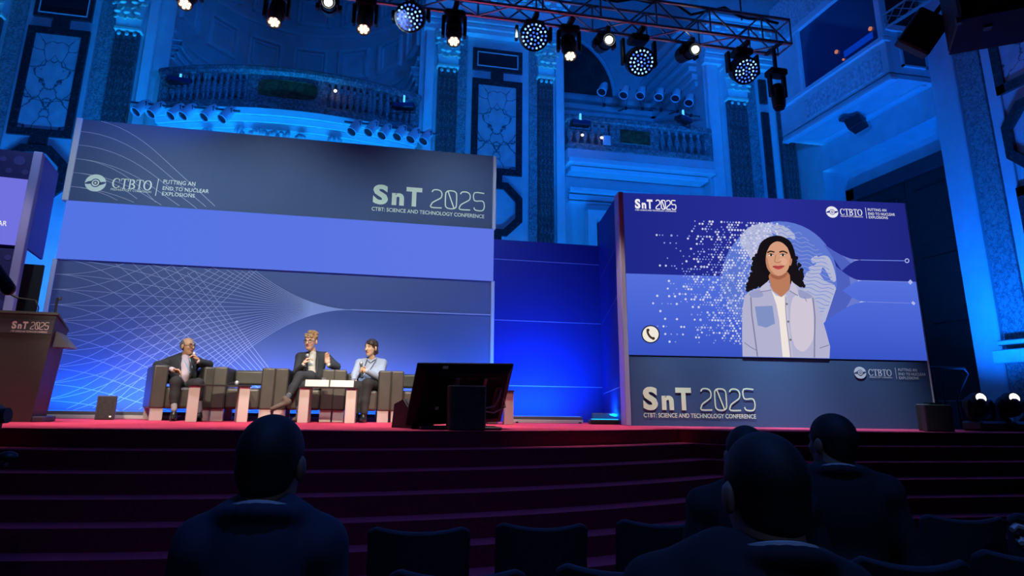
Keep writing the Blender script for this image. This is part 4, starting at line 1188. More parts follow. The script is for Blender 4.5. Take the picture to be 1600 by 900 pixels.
def wash(px, d, lab, R=.195):
    Y = 7.75; c = onY(*px, Y); d, s, u = frame_of(d)
    t = thing('wash_moving_head', lab, 'stage light', c - d * .10, group=None); o = Vector(t.location); a = c - o
    top = TZ0 - .06 - o.z
    hang(t, o, top, s, R + .03, .3)
    G().cyl(a, a - d * .16, R, R * .98, 24).cyl(a - d * .16, a - d * .27, R * .98, R * .6, 24).o('lamp_head', shell, t, True)
    for k in range(8):
        an = 2 * PI * k / 8; q = s * math.cos(an) + u * math.sin(an)
        m = Matrix((s, u, d)).transposed()
    G().cyl(a + d * .002, a + d * .006, R * .86, n=24).o('lens_plate', M('lens_plate', (.01, .012, .03), .2), t)
    n = 0; cells = {0: G(), 1: G()}
    for ring, cnt in ((0, 1), (1, 6), (2, 12), (3, 18)):
        for k in range(cnt):
            an = 2 * PI * k / cnt + ring * .2; q = (s * math.cos(an) + u * math.sin(an)) * (R * .78 * ring / 3)
            cells[1 if random.random() < .45 else 0].cyl(a + q + d * .006, a + q + d * .016, R * .075, R * .05, 8)
    for k, m in ((0, blue_led), (1, blue_led2)): tag(cells[k].o('led_cells', m, t), kind='stuff')
def profile(px, d, lab, grp, white=False, R=.085):
    Y = 7.75; c = onY(*px, Y); d, s, u = frame_of(d)
    t = thing('beam_moving_head' if white else 'profile_spot', lab, 'stage light', c - d * .2, group=grp); o = Vector(t.location); a = c - o
    top = TZ0 - .06 - o.z
    hang(t, o, top, s, R + .055, .3)
    G().cyl(a - d * .02, a - d * .16, R, R * 1.05, 18).cyl(a - d * .16, a - d * .36, R * 1.25, R * 1.2, 18).o('lamp_head', shell, t, True)
    G().tube([a + (s * math.cos(k) + u * math.sin(k)) * R * .97 for k in [2 * PI * i / 18 for i in range(19)]], .008, 5).o('lens_rim', clamp_m, t, True)
    if white:
        G().ell(a - d * .01, (R * .62,) * 3, 12, 8).o('lens', white_led, t, True)
    else:
        G().cyl(a - d * .015, a - d * .012, R * .92, n=18).o('lens_plate', M('warm_lens_plate', (.3, .25, .2), .3), t)
        for k in range(7):
            an = 2 * PI * k / 6; q = (s * math.cos(an) + u * math.sin(an)) * (R * .56 if k < 6 else 0)
            G().cyl(a + q - d * .012, a + q + d * .004, R * .24, n=8).o('led_lens', warm_led, t)
wg = None
wash((640, 27), (-.25, -.85, -.62), 'blue LED wash head under the truss, first from the domed apse')
wash((835, 57), (-.10, -.88, -.55), 'blue LED wash head under the truss, in front of the dark vent grille')
wash((1002, 97), (-.05, -.85, -.60), 'blue LED wash head under the truss, before the vaulted niche')
wash((1166, 111), (-.0, -.80, -.68), 'blue LED wash head at the far end of the truss by the gilded capital')
G_P = 'warm profile spots under the truss'
for px, lab in (((289, 7), 'warm profile spot at the upper edge, over the coffered apse reveal'), ((428, 35), 'warm profile spot hanging over the middle of the coffered apse'), ((568, 46), 'warm profile spot next to the first blue wash head'),
                ((709, 65), 'warm profile spot in front of the second gilded capital'), ((891, 88), 'warm profile spot between the two blue wash heads by the lunette')):
    profile(px, (-.05, -.42, -.9), lab, G_P)
G_B = 'white beam heads under the truss'
profile((513, 3), (.0, -.92, -.3), 'white beam head cut by the upper edge, above the domed apse', G_B, True)
profile((952, 62), (.0, -.95, -.25), 'white beam head glowing in front of the vaulted niche', G_B, True)
profile((1087, 77), (.12, -.95, -.2), 'white beam head on the truss beside the niche moulding', G_B, True)
# unlit head hanging at the end
c = onY(1216, 150, 7.75); t = thing('unlit_moving_head', 'unlit black moving head hanging below the truss end', 'stage light', c)
top = onY(1216, 120, 7.75).z - c.z
G().box((-.13, -.1, top), (.13, .1, top + .10), .02).o('base_box', shell, t)
G().box((-.02, -.02, top + .1), (.02, .02, TZ0 - c.z)).box((-.03, -.19, TZ0 - c.z - .03), (.03, .19, TZ0 - c.z)).o('truss_clamp', clamp_m, t)
for k in (-1, 1): G().box((k * .11 - .02, -.04, -.02), (k * .11 + .02, .04, top + .02), .01).o('yoke_arm', shell, t)
G().lathe([(.05, -.19), (.085, -.17), (.095, -.05), (.10, .10), (.06, .17)], n=16).o('lamp_head', shell, t, True)
G().cyl((0, 0, -.20), (0, 0, -.185), .07, n=14).o('lens', lens_dark, t)
# ------------------------------------------------------------------ hung loudspeakers at the side wall
def box6(name, P, mat, parent, org):
    """box from 8 points (4 front, 4 back)"""
    g = G(); g.v = [tuple(p - org) for p in P]; g.f = [(0, 1, 2, 3), (7, 6, 5, 4), (0, 4, 5, 1), (1, 5, 6, 2), (2, 6, 7, 3), (3, 7, 4, 0)]; g.mi = [0] * 6
    return g.o(name, mat, parent)
cab_m = M('speaker_cabinet', (.010, .011, .014), .6)
mesh_m = M('speaker_mesh', (.02, .022, .026), .6, noise=.6, nscale=80)
# line array: big box hanging close to the side wall
q = at(1488, 12, 6.6); t = thing('hung_loudspeaker', 'large black loudspeaker box hung at the upper corner by the side wall', 'loudspeaker', q, math.radians(-38))
G().box((-.02, -.30, -.28), (.60, .42, 1.2), .02).o('cabinet', cab_m, t)
G().box((.0, -.315, -.24), (.58, -.30, 1.15)).o('front_mesh', mesh_m, t)
G().box((-.015, -.295, -.295), (.595, .415, -.28)).o('blue_lit_underside', M('speaker_bottom_blue_lit', (.02, .04, .11), .7, spec=.1), t)  # blue light from below put into the colour of the underside
G().box((-.04, -.28, -.31), (.0, -.22, -.25)).o('corner_fitting', clamp_m, t)
G().box((.2, -.1, -.32), (.26, -.02, -.28)).o('flying_stud', clamp_m, t)
G().box((.1, 0, 1.2), (.5, .3, 1.28)).o('flying_bracket', clamp_m, t)
# small tilted speaker
q = at(1441, 52, 7.2); t = thing('tilted_loudspeaker', 'small black loudspeaker tilted on a bracket in front of the booth', 'loudspeaker', q)
m = Matrix.Rotation(math.radians(-22), 4, 'Z') @ Matrix.Rotation(math.radians(35), 4, 'Y') @ Matrix.Rotation(math.radians(20), 4, 'X')
G().box((-.165, -.13, -.20), (.165, .13, .20), .015, m).o('cabinet', cab_m, t)
G().box((-.15, -.142, -.18), (.15, -.13, .18), 0, m).o('front_mesh', mesh_m, t)
G().tube([m @ Vector((.21, 0, .12)), m @ Vector((.27, 0, .22)), m @ Vector((.16, 0, .40)), m @ Vector((.0, 0, .36)), m @ Vector((.0, 0, .24))], .028, 6).o('bracket', cab_m, t)
# short side truss above it
a = onX(1386, 42, 9.6); b = onX(1452, 0, 9.6)
t = thing('side_truss', 'short aluminium truss piece at the booth beside the tilted speaker', 'truss', (a + b) / 2); o = Vector(t.location)
e = (b - a).normalized(); a2, b2 = a - e * .05, b + e * .6
for off in (Vector((0, 0, 0)), Vector((.0, 0, .28)), Vector((.24, 0, .14))): G().cyl(a2 - o + off, b2 - o + off, .022, n=8).o('chord', alu, t, True)
n = 6
for i in range(n):
    p = a2 + (b2 - a2) * (i / n) - o; q = a2 + (b2 - a2) * ((i + 1) / n) - o
    G().cyl(p, q + Vector((0, 0, .28)), .011, n=5).o('brace', alu, t); G().cyl(p + Vector((0, 0, .28)), q + Vector((.24, 0, .14)), .011, n=5).o('brace', alu, t)
# speaker under the booth soffit
q = onX(1333, 188, 10.75); q.z = BZ0 - .05
t = thing('soffit_loudspeaker', 'small black loudspeaker mounted under the booth soffit', 'loudspeaker', q)
m = Matrix.Rotation(math.radians(30), 4, 'Z') @ Matrix.Rotation(math.radians(-18), 4, 'X')
G().box((-.20, -.16, -.30), (.20, .16, -.06), .012, m).o('cabinet', cab_m, t)
G().box((-.18, -.172, -.285), (.18, -.16, -.075), 0, m).o('front_mesh', mesh_m, t)
G().box((-.28, -.08, -.08), (.28, .12, .0), .01).o('mount_plate', clamp_m, t)

# ------------------------------------------------------------------ second LED screen at the edge
sp = onY(68, 240, 9.0); zt_ = sp.z; xE = sp.x
zb_ = onY(44, 386, 9.0).z
ls = thing('edge_screen', 'cropped side screen with lilac display and dotted dark frame beside the lectern', 'screen', (xE, 9.0, ZS), math.radians(8))
H_ = zt_ - ZS
dk = M('navy_print', (.008, .010, .09), .6, spec=.2); dk2 = M('navy_dot_print', (.022, .024, .16), .6, spec=.2)
zl1 = onY(54, 282, 9.0).z - ZS; zl0 = onY(36, 384, 9.0).z - ZS
G().box((-2.6, .02, zl1), (-.10, .16, H_)).o('upper_frame_panel', dk, ls)
G().box((-2.6, 0, zl0), (-.10, .14, zl1)).o('led_display', emis('led_lilac_edge', lin(112, 112, 222)), ls)
G().box((-2.6, .02, 0), (-.10, .16, zl0)).o('lower_frame_panel', dk, ls)
G().box((-.10, -.03, 0), (0, .10, H_ + .01), .008).o('edge_post', M('edge_post_lilac', (.16, .17, .42), .5), ls)
G().box((-.03, .10, zb_ - ZS), (.0, .80, H_)).o('side_return', M('blue_side_return', (.02, .07, .55), .5), ls)
G().box((-.5, .5, 0), (.1, .56, zb_ - ZS - .12)).o('black_drape', black_soft, ls)
random.seed(2)
for z_a, z_b in ((zl1 + .03, H_ - .03), (.4, zl0 - .04)):
    rows = int((z_b - z_a) / .13) + 1
    for j in range(rows):
        for i in range(9):
            r_ = random.choice([.035, .05, .06]); x = -.16 - i * .17 - (j % 2) * .08; z = z_a + .065 + j * .14
            if z > z_b - .05: continue
            G().add([(a_, .017, b_) for a_, b_ in circle2d((x, z), r_, 16)], [tuple(range(16))]).o('print_dot', dk2, ls)
vs_, fs_ = text2d('END TO NUCLEAR', .012); zz = onY(4, 354, 9.0).z - ZS; xr = (Vector((onY(12.5, 352, 9.0).x, 0, 0)).x - xE)
G().add([(xr - .62 + u * .62, -.004, zz + w * .062) for u, w in vs_], fs_).o('display_lettering', emis('led_white_logo', (1, 1, 1)), ls)

# ------------------------------------------------------------------ lectern
lec_wood = M('lectern_front', (.052, .060, .066), .5, noise=.08, nscale=3)
lec_side = M('lectern_side', (.07, .075, .12), .5)
le = thing('lectern', 'dark brown slanted lectern with event sign plate and two goosenecks', 'lectern', (-3.72, 8.45, ZS), math.radians(4))
# front face wider at the top, leaning forward
fw0, fw1, lh = .46, .56, 1.14
fr = [(-fw0, 0, 0), (fw0, 0, 0), (fw1, -.10, lh), (-fw1, -.10, lh)]; bk = [(-fw0, .05, 0), (fw0, .05, 0), (fw1, -.05, lh), (-fw1, -.05, lh)]
box6('front_panel', [Vector(v) for v in fr + bk], lec_wood, le, Vector((0, 0, 0)))
for k in (-1, 1):
    P = [Vector((k * fw0 * 1, .05, 0)), Vector((k * (fw0 - .04), .05, 0)), Vector((k * (fw1 - .04), -.05, lh)), Vector((k * fw1, -.05, lh)),
         Vector((k * (fw0 + .02), .40, 0)), Vector((k * (fw0 - .04), .40, 0)), Vector((k * (fw1 - .04), .30, lh - .12)), Vector((k * (fw1 + .02), .30, lh - .12))]
    box6('side_panel', P, lec_side, le, Vector((0, 0, 0)))
box6('desk_top', [Vector((-fw1 - .02, -.12, lh)), Vector((fw1 + .02, -.12, lh)), Vector((fw1 + .02, .34, lh - .14)), Vector((-fw1 - .02, .34, lh - .14)),
                  Vector((-fw1 - .02, -.12, lh + .025)), Vector((fw1 + .02, -.12, lh + .025)), Vector((fw1 + .02, .34, lh - .115)), Vector((-fw1 - .02, .34, lh - .115))], lec_wood, le, Vector((0, 0, 0)))
G().box((-fw0 - .04, .02, 0), (fw0 + .10, .48, .06), .01).o('base_plate', lec_side, le)
G().prism([(fw1 - .01, .98), (fw1 + .16, .80), (fw1 - .02, .80)], .0, .28).o('side_shelf', lec_side, le)
def lface(u, z, o_): f_ = z / lh; return (u * (fw0 + (fw1 - fw0) * f_), -.10 * f_ - o_, z)
G().add([lface(-.99, .93, .006), lface(.99, .93, .006), lface(.99, 1.08, .006), lface(-.99, 1.08, .006)], [(0, 1, 2, 3)]).o('sign_plate', M('lectern_sign', (.075, .085, .125), .4), le)
lmap = lambda x, y: (x, y)
F = Flat(lmap); snt(F, (0, 0), (1, 0), (0, .22), 0, ((0, -.10), (1, -.10), (0, -.045)), .075)
u0 = .26; g = G()
g.v = []
for v in F.g.v: g.v.append(lface(.27 + v[0] * .64, .975 + v[2] * .36, .010))
g.f = F.g.f; g.mi = F.g.mi; g.o('sign_lettering', print_white, le)
for x, lean in ((.30, -.05), (.47, 0)):
    G().tube([(x, .12, lh - .04), (x, .12, lh + .10), (x + lean, .14, lh + .18), (x + lean * 5 + .02, .16, lh + .20 + (.03 if lean == 0 else 0))], .008, 6).o('gooseneck', black, le)
    G().cyl((x + lean * 5 + .02, .16, lh + .20), (x + lean * 6.5 + .02, .17, lh + .235), .013, n=8).o('microphone_capsule', black, le)
G().cyl((.47, .12, lh - .02), (.47, .12, lh + .22), .014, n=8).o('microphone_stem', black, le)

# ------------------------------------------------------------------ armchairs
leather = M('black_leather', (.052, .048, .042), .42, noise=.12, nscale=5, bump=.15)
chrome = M('brushed_steel_leg', (.55, .52, .50), .30, .35)
ch_groups = 'armchairs in the row on stage'
def soft(name, lo, hi, mat, par, ch=.035):
    ob = G().box(lo, hi, ch).o(name, mat, par, True)
    mod = ob.modifiers.new('round', 'BEVEL'); mod.width = .012; mod.segments = 2
    return ob
ac = thing('armchair', 'black leather armchair turned inward, under the man in the dark suit', 'armchair', (-2.16, 10.12, ZS), math.radians(20), ch_groups)
for k in (-1, 1): soft('armrest', (k * .39, -.39, .15), (k * .215, .39, .69), leather, ac, .016)
soft('seat_cushion', (-.213, -.385, .15), (.213, .25, .42), leather, ac, .025)
soft('back_cushion', (-.213, .16, .475), (.213, .36, .675), leather, ac, .022)
soft('rear_panel', (-.213, .34, .15), (.213, .39, .44), leather, ac, .02)
for kx in (-1, 1):
    for ky in (-1, 1): G().box((kx * .37, ky * .37, 0), (kx * .22, ky * .30, .155), .004).o('leg', chrome, ac)
labs = ['empty black leather armchair behind the glass table with the lone microphone', 'black leather armchair under the man with crossed legs and brown shoes', 'black leather armchair under the man in the pale blue shirt', 'empty black leather armchair beside the man in pale blue, partly behind the monitor', 'black leather armchair hidden behind the stage monitor, at the row end']
for x, l in zip((-1.295, -.520, .240, 1.005, 1.765), labs): dup(ac, (x, 10.10, ZS), math.radians(random.uniform(-1, 1)), l, ch_groups)

# ------------------------------------------------------------------ low tables, cards, glasses
steel = M('table_steel', (.62, .58, .56), .35, .25)
dark_glass = M('dark_table_glass', (.03, .03, .035), .08, spec=.6)
lt = thing('low_table', 'low glass table with steel plate legs before the man in the dark suit', 'table', (-1.53, 9.32, ZS), math.radians(12), 'low tables on stage')
G().box((-.36, -.24, .425), (.36, .24, .445), .004).o('table_top', dark_glass, lt)
for k in (-1, 1): G().box((k * .35, -.20, 0), (k * .225, .20, .425), .006).o('leg', steel, lt)
dup(lt, (-.19, 9.32, ZS), math.radians(-3), 'low glass table with steel legs carrying two white name cards', 'low tables on stage')
dup(lt, (1.92, 9.45, ZS), math.radians(-10), 'low table whose steel leg shows beside the stage monitor', 'low tables on stage')
ztab = ZS + .445
card_m = M('name_card', (.55, .54, .52), .6)
for x, l in ((-.345, 'white folded name card on the low table, nearer the crossed legs'), (-.035, 'white folded name card on the low table, nearer the man in pale blue')):
    t = thing('name_card', l, 'card', (x, 9.20, ztab), math.radians(-2), 'name cards on the low table')
    G().add([(-.145, -.03, 0), (.145, -.03, 0), (.145, 0, .085), (-.145, 0, .085), (-.145, -.027, 0), (.145, -.027, 0), (.145, .003, .085), (-.145, .003, .085)], [(0, 1, 2, 3), (7, 6, 5, 4), (0, 4, 5, 1), (1, 5, 6, 2), (2, 6, 7, 3), (3, 7, 4, 0)]).o('front_leaf', card_m, t)
    G().add([(-.145, .03, 0), (.145, .03, 0), (.145, 0, .085), (-.145, 0, .085), (-.145, .033, 0), (.145, .033, 0), (.145, .003, .085), (-.145, .003, .085)], [(0, 1, 2, 3), (7, 6, 5, 4), (0, 4, 5, 1), (1, 5, 6, 2), (2, 6, 7, 3), (3, 7, 4, 0)]).o('rear_leaf', card_m, t)
    f_ = text2d('· ·· ···', 0)
glass_m = M('drinking_glass', (.75, .78, .82), .05, alpha=.9)
for x, l in ((-.27, 'clear water tumbler behind the name card nearer the crossed legs'), (.10, 'clear water tumbler behind the name card nearer the man in pale blue')):
    t = thing('water_glass', l, 'glass', (x, 9.40, ztab), group='water glasses on the low table')
    G().lathe([(.028, 0), (.036, .12), (.033, .12), (.026, .008)], n=14).o('tumbler', glass_m, t, True)
mic_body = M('microphone_body', (.016, .016, .018), .4); mic_grey = M('microphone_grille', (.42, .43, .45), .4, .5, noise=.4, nscale=120)
def mic(p0, p1, lab):
    """hand microphone: tail p0 to grille p1"""
    p0, p1 = Vector(p0), Vector(p1); d = (p1 - p0).normalized(); t = thing('hand_microphone', lab, 'microphone', p0)
    L_ = (p1 - p0).length
    G().cyl((0, 0, 0), d * (L_ - .05), .014, .019, 12).o('handle', mic_body, t, True)
    G().ell(d * (L_ - .025), (.028, .028, .030), 12, 8).o('grille', mic_grey, t, True)
    return t
mic((-1.46, 9.50, ztab + .016), (-1.31, 9.24, ztab + .028), 'hand microphone lying on the low glass table')

# ------------------------------------------------------------------ stage monitor TV on its stand
TL, TR, BL, BR = onY(651, 566, 6.95), onY(802, 571, 7.30), onY(636, 668, 7.22), onY(784, 657, 7.62)
u = ((TR - TL) + (BR - BL)).normalized(); vv = ((TL - BL) + (TR - BR)); vv = (vv - u * vv.dot(u)).normalized(); nn = u.cross(vv)
if nn.y > 0: nn = -nn
cen = (TL + TR + BL + BR) / 4; hw_ = ((TR - TL).length + (BR - BL).length) / 4; hv = ((TL - BL).length + (TR - BR).length) / 4
tv = thing('stage_monitor', 'large black display seen from behind, facing the panel from the stage edge', 'monitor', (cen.x, cen.y, ZS))
og = Vector(tv.location)
Mx = Matrix((u, vv, nn)).transposed().to_4x4(); Mx.translation = cen - og      # local x right, y up, z towards the audience
tvm = M('monitor_shell', (.007, .008, .010), .6, noise=.15, nscale=9, spec=.15)
G().box((-hw_, -hv, -.03), (hw_, hv, 0), .006, Mx).o('bezel', tvm, tv)
g = G(); a_, b_ = .93, .90
g.v = [tuple(Mx @ Vector(p)) for p in [(-hw_ * .985, -hv * .98, 0), (hw_ * .985, -hv * .98, 0), (hw_ * .985, hv * .98, 0), (-hw_ * .985, hv * .98, 0), (-hw_ * .86, -hv * .80, .05), (hw_ * .86, -hv * .80, .05), (hw_ * .86, hv * .74, .05), (-hw_ * .86, hv * .74, .05)]]
g.f = [(4, 5, 6, 7), (0, 1, 5, 4), (1, 2, 6, 5), (2, 3, 7, 6), (3, 0, 4, 7)]; g.mi = [0] * 5
g.o('rear_shell', tvm, tv)
for x in (-.30, .12, .46): G().box((hw_ * x - hw_ * .14, hv * .58, .045), (hw_ * x + hw_ * .2, hv * .62, .058), 0, Mx).o('vent_slot', black, tv)
for x in (-.22, .36): G().box((hw_ * x - .02, -hv * .6, .05), (hw_ * x + .02, hv * .62, .085), .004, Mx).o('mount_rail', clamp_m, tv)
G().box((-hw_ * .47 - .03, hv * .84, .02), (-hw_ * .47 + .03, hv * .95, .024), 0, Mx).o('paper_label', M('paper_label', (.6, .55, .45), .7), tv)
G().box((-hw_ * .50 - .02, -hv * .42, .051), (-hw_ * .50 + .02, -hv * .32, .054), 0, Mx).o('paper_label', MATS['paper_label'], tv)
G().box((hw_ * .62, -hv * .5, .05), (hw_ * .78, hv * .30, .07), 0, Mx).o('connector_bay', black, tv)
G().tube([Mx @ Vector(p) for p in [(hw_ * .74, hv * .22, .08), (hw_ * .72, 0, .09), (hw_ * .66, -hv * .30, .09), (hw_ * .4, -hv * .34, .12), (hw_ * .2, -hv * .3, .12)]], .010, 6).o('cable', M('grey_cable', (.25, .25, .26), .5), tv)
G().tube([Mx @ Vector(p) for p in [(hw_ * .86, -hv * .1, .07), (hw_ * .9, -hv * .32, .10), (hw_ * .66, -hv * .50, .11), (hw_ * .35, -hv * .40, .12)]], .008, 6).o('cable', MATS['grey_cable'], tv)
p0 = onY(701, 602, 6.9); p1 = onY(757, 604, 6.9)
G().box((p0.x - og.x, 6.80 - og.y, 0), (p1.x - og.x, 7.02 - og.y, p0.z - ZS), .012).o('stand_box', M('stand_case', (.020, .021, .024), .5, noise=.4, nscale=12), tv)
for x in (p0.x + .012, p1.x - .012):
    for i in range(9): G().ell((x - og.x, 6.797 - og.y, .05 + i * .046), (.005, .004, .005), 6, 4).o('rivet', clamp_m, tv)
G().box((p0.x - .25 - og.x, 6.95 - og.y, 0), (p1.x + .2 - og.x, 7.45 - og.y, .03), .01).o('stand_base', black, tv)
# wedge speaker next to it
pw = onZ(628, 668, ZS); t = thing('wedge_speaker', 'black wedge floor speaker beside the stage monitor', 'loudspeaker', (onY(646, 660, 7.45).x, 7.50, ZS), math.radians(-60))
G().prism([(-.19, 0), (.16, 0), (.21, .10), (.0, .29), (-.16, .24)], -.14, .14).o('cabinet', cab_m, t)
G().add([(.213, -.12, .105), (.213, .12, .105), (.012, .12, .293), (.012, -.12, .293)], [(0, 1, 2, 3)]).o('front_mesh', mesh_m, t)
G().box((-.05, -.145, .10), (.05, -.14, .13)).o('handle_cup', mesh_m, t)
# small speaker in front of the backdrop
t = thing('small_speaker', 'small upright speaker on the stage floor before the backdrop lines', 'loudspeaker', (onY(164, 650, 10.0).x, 10.0, ZS), math.radians(14))
G().box((-.11, -.10, 0), (.11, .12, .30), .008).o('cabinet', M('grey_speaker_cabinet', (.06, .06, .07), .6), t)
G().box((-.095, -.108, .02), (.095, -.10, .285)).o('front_mesh', mesh_m, t)
G().box((.05, -.112, .03), (.075, -.108, .05)).o('badge', print_white, t)

# ------------------------------------------------------------------ LED battens washing the backdrops from the floor
bat_m = M('batten_housing', (.10, .10, .11), .5, .3)
def batten(x0, x1, y, lab, n, power, tz, ty, color):
    t = thing('led_batten', lab, 'stage light', ((x0 + x1) / 2, y, ZS), group=None)
    w = (x1 - x0) / 2
    G().box((-w, -.05, .02), (w, .05, .10), .01).o('housing', bat_m, t)
    G().box((-w, -.08, 0), (w, -.05, .05), .005).o('floor_rail', M('pale_rail', (.45, .44, .42), .5), t)
    for k in (-1, 1): G().box((k * w * .9 - .02, -.09, 0), (k * w * .9 + .02, .07, .02)).o('foot', black, t)
    G().box((-w + .03, -.03, .10), (w - .03, .035, .104)).o('led_lens', emis('batten_led', (.01, .10, 1), 4), t)
    d = bpy.data.lights.new('batten_light', 'AREA'); d.shape = 'RECTANGLE'; d.size = 2 * w; d.size_y = .06; d.energy = power; d.color = color; d.spread = math.radians(135)
    o = bpy.data.objects.new('batten_light', d); col.objects.link(o); o.location = ((x0 + x1) / 2, y, ZS + .13)
    o.rotation_euler = Vector((0, ty + .75, tz)).to_track_quat('-Z', 'Y').to_euler()
    return t
batten(-4.1, -1.6, 10.55, 'LED batten on the floor before the backdrop, behind the small speaker', 8, 55, 1, .16, (.0, .12, 1))
batten(-1.55, .75, 10.62, 'LED batten on the floor behind the middle armchairs', 8, 55, 1, .16, (.0, .12, 1))
batten(.80, 2.25, 10.62, 'LED batten on the floor behind the stage monitor', 8, 31, 1, .16, (.0, .12, 1))
batten(2.50, 3.60, 10.40, 'LED batten at the foot of the deep blue wing panel', 5, 80, 1, .16, (.0, .16, 1))
# floor wash by the side return
pz = Vector((3.82, 9.9, ZS)); t = thing('floor_wash_light', 'flat floor wash light glowing cyan at the screen side', 'stage light', pz, math.radians(-8))
G().box((-.26, -.10, .0), (.26, .12, .07), .015).o('housing', shell, t)
G().box((-.20, .10, .05), (.24, .14, .16), .01).o('barn_door', M('wash_housing_blue', (.05, .07, .12), .5), t)
G().box((-.22, -.06, .07), (.22, .08, .075)).o('led_lens', emis('cyan_led', (.0, .35, 1), 4), t)
lamp('floor_wash_beam', 'AREA', (3.95, 10.0, ZS + .12), (4.25, 10.2, 2.2), 22, (.0, .32, 1), .4, sy=.1)

# ------------------------------------------------------------------ right stage corner
pR = onZ(1455, 675, ZS); pR = onY(1470, 668, 7.6)
t = thing('corner_speaker', 'grey upright speaker cabinet at the stage corner beside the LED screen', 'loudspeaker', (pR.x - .02, 7.62, ZS), math.radians(-32))
G().box((-.15, -.13, 0), (.15, .14, .33), .01).o('cabinet', M('grey_cabinet', (.028, .028, .03), .6), t)
G().box((-.135, -.14, .02), (.135, -.13, .31)).o('front_mesh', M('grey_mesh', (.036, .036, .038), .6, noise=.3, nscale=60), t)
G().box((-.06, -.05, .33), (.06, .05, .35)).o('handle', black, t)
t = thing('corner_speaker', 'second grey speaker cabinet behind the first at the stage corner', 'loudspeaker', (pR.x + .22, 7.95, ZS), math.radians(-50))
G().box((-.15, -.13, 0), (.15, .14, .34), .01).o('cabinet', MATS['grey_cabinet'], t)
G().box((-.135, -.14, .02), (.135, -.13, .32)).o('front_mesh', MATS['grey_mesh'], t)
G().box((-.06, -.05, .34), (.06, .05, .36)).o('handle', black, t)
def floor_head(px, Y, lab, glow):
    c = onY(*px, Y); t = thing('floor_moving_head', lab, 'stage light', (c.x, Y, ZS)); h = c.z - ZS
    G().box((-.19, -.17, 0), (.19, .17, .13), .03).o('base_box', shell, t)
    for k in (-1, 1): G().tube([(k * .10, 0, .13), (k * .20, 0, .20), (k * .205, 0, h - .06), (k * .17, 0, h - .02)], .035, 8).o('yoke_arm', shell, t, True)
    d = Vector((-.25, -.9, .25)).normalized()
    G().ell((0, .06, h - .09), (.155, .17, .155), 16, 10).o('lamp_head', shell, t, True)
    a = Vector((0, 0, h)) + d * .06
    G().cyl(a, a - d * .12, .085, .11, 16).o('lens_barrel', shell, t, True)
    G().cyl(a + d * .0, a + d * .006, .066, n=16).o('lens', emis('floor_lens', (1, 1, .95), glow), t)
floor_head((1529, 624), 8.1, 'lit moving head on the stage floor, nearer the grey speakers', 2)
floor_head((1581, 624), 8.0, 'lit moving head on the stage floor, nearer the marble plinth', 1.4)
a = onY(1456, 574, 8.9); b = onY(1506, 574, 8.9)
t = thing('handrail', 'thin black metal handrail behind the moving heads', 'railing', (a.x, 8.9, ZS)); o = Vector(t.location)
G().tube([Vector((-.3, 0, a.z - ZS)), Vector((b.x - a.x, 0, a.z - ZS)), Vector((b.x - a.x + .05, 0, a.z - ZS - .08)), Vector((b.x - a.x - .22, 0, a.z - ZS - .45)), Vector((b.x - a.x - .22, 0, 0))], .018, 8).o('top_tube', black, t, True)
for x in (0, .14): G().cyl((x, 0, 0), (x, 0, a.z - ZS), .015, n=8).o('post', black, t)
p = onY(1515, 612, 9.2)
t = thing('equipment_case', 'black equipment case standing behind the moving heads', 'case', (p.x, 9.2, ZS))
G().box((-.45, -.25, 0), (.40, .25, .42), .015).o('case_body', M('case_black', (.02, .022, .026), .5), t)
G().box((-.45, -.252, .28), (.40, -.25, .30)).o('case_trim', clamp_m, t)
for x in (-.2, .2): G().box((x - .03, -.26, .25), (x + .03, -.25, .31)).o('latch', clamp_m, t)
# camera rig silhouette at the edge
p = at(4, 640, 3.2)
t = thing('camera_tripod', 'black tripod rig with knob cut by the edge below the lectern', 'tripod', (p.x - .06, p.y, ZF))
G().cyl((0, 0, .0), (.03, 0, p.z - ZF - .05), .035, .03, 10).o('column', black, t, True)
G().box((-.16, -.06, p.z - ZF - .1), (.05, .06, p.z - ZF + .02), .01).o('head_plate', black, t)
G().cyl((.04, -.02, p.z - ZF - .03), (.10, -.03, p.z - ZF - .025), .035, n=14).o('knob', black, t, True)
G().cyl((.0, 0, p.z - ZF - .02), (-.04, 0, p.z - ZF + .12), .03, n=10).o('pan_joint', black, t)
G().box((-.10, -.03, p.z - ZF - .26), (.12, .03, p.z - ZF - .22), .008).o('spreader', black, t)
G().ell((.12, 0, p.z - ZF - .21), (.045, .035, .025), 10, 6).o('lock_knob', black, t, True)
G().cyl((.08, 0, p.z - ZF - .30), (.01, -.04, p.z - ZF - .45), .012, n=8).o('pan_handle', M('satin_metal', (.3, .3, .33), .4, .5), t)
for ang in (0.4, 2.5, 4.6): G().cyl((0, 0, .55), (.34 * math.cos(ang), .34 * math.sin(ang), 0), .018, .014, 8).o('leg', black, t)
p = at(6, 425, 5.0)
t = thing('hanging_lamp_arm', 'black lamp arm jutting in at the edge beside the lilac display', 'stage light', p)
G().cyl((-.25, 0, .22), (.04, 0, -.10), .055, .045, 10).o('lamp_barrel', black, t, True)
G().ell((.05, 0, -.12), (.05, .05, .05), 10, 8).o('lamp_cap', black, t, True)
G().cyl((-.25, 0, .22), (-.5, 0, .30), .02, n=8).o('support_arm', black, t)
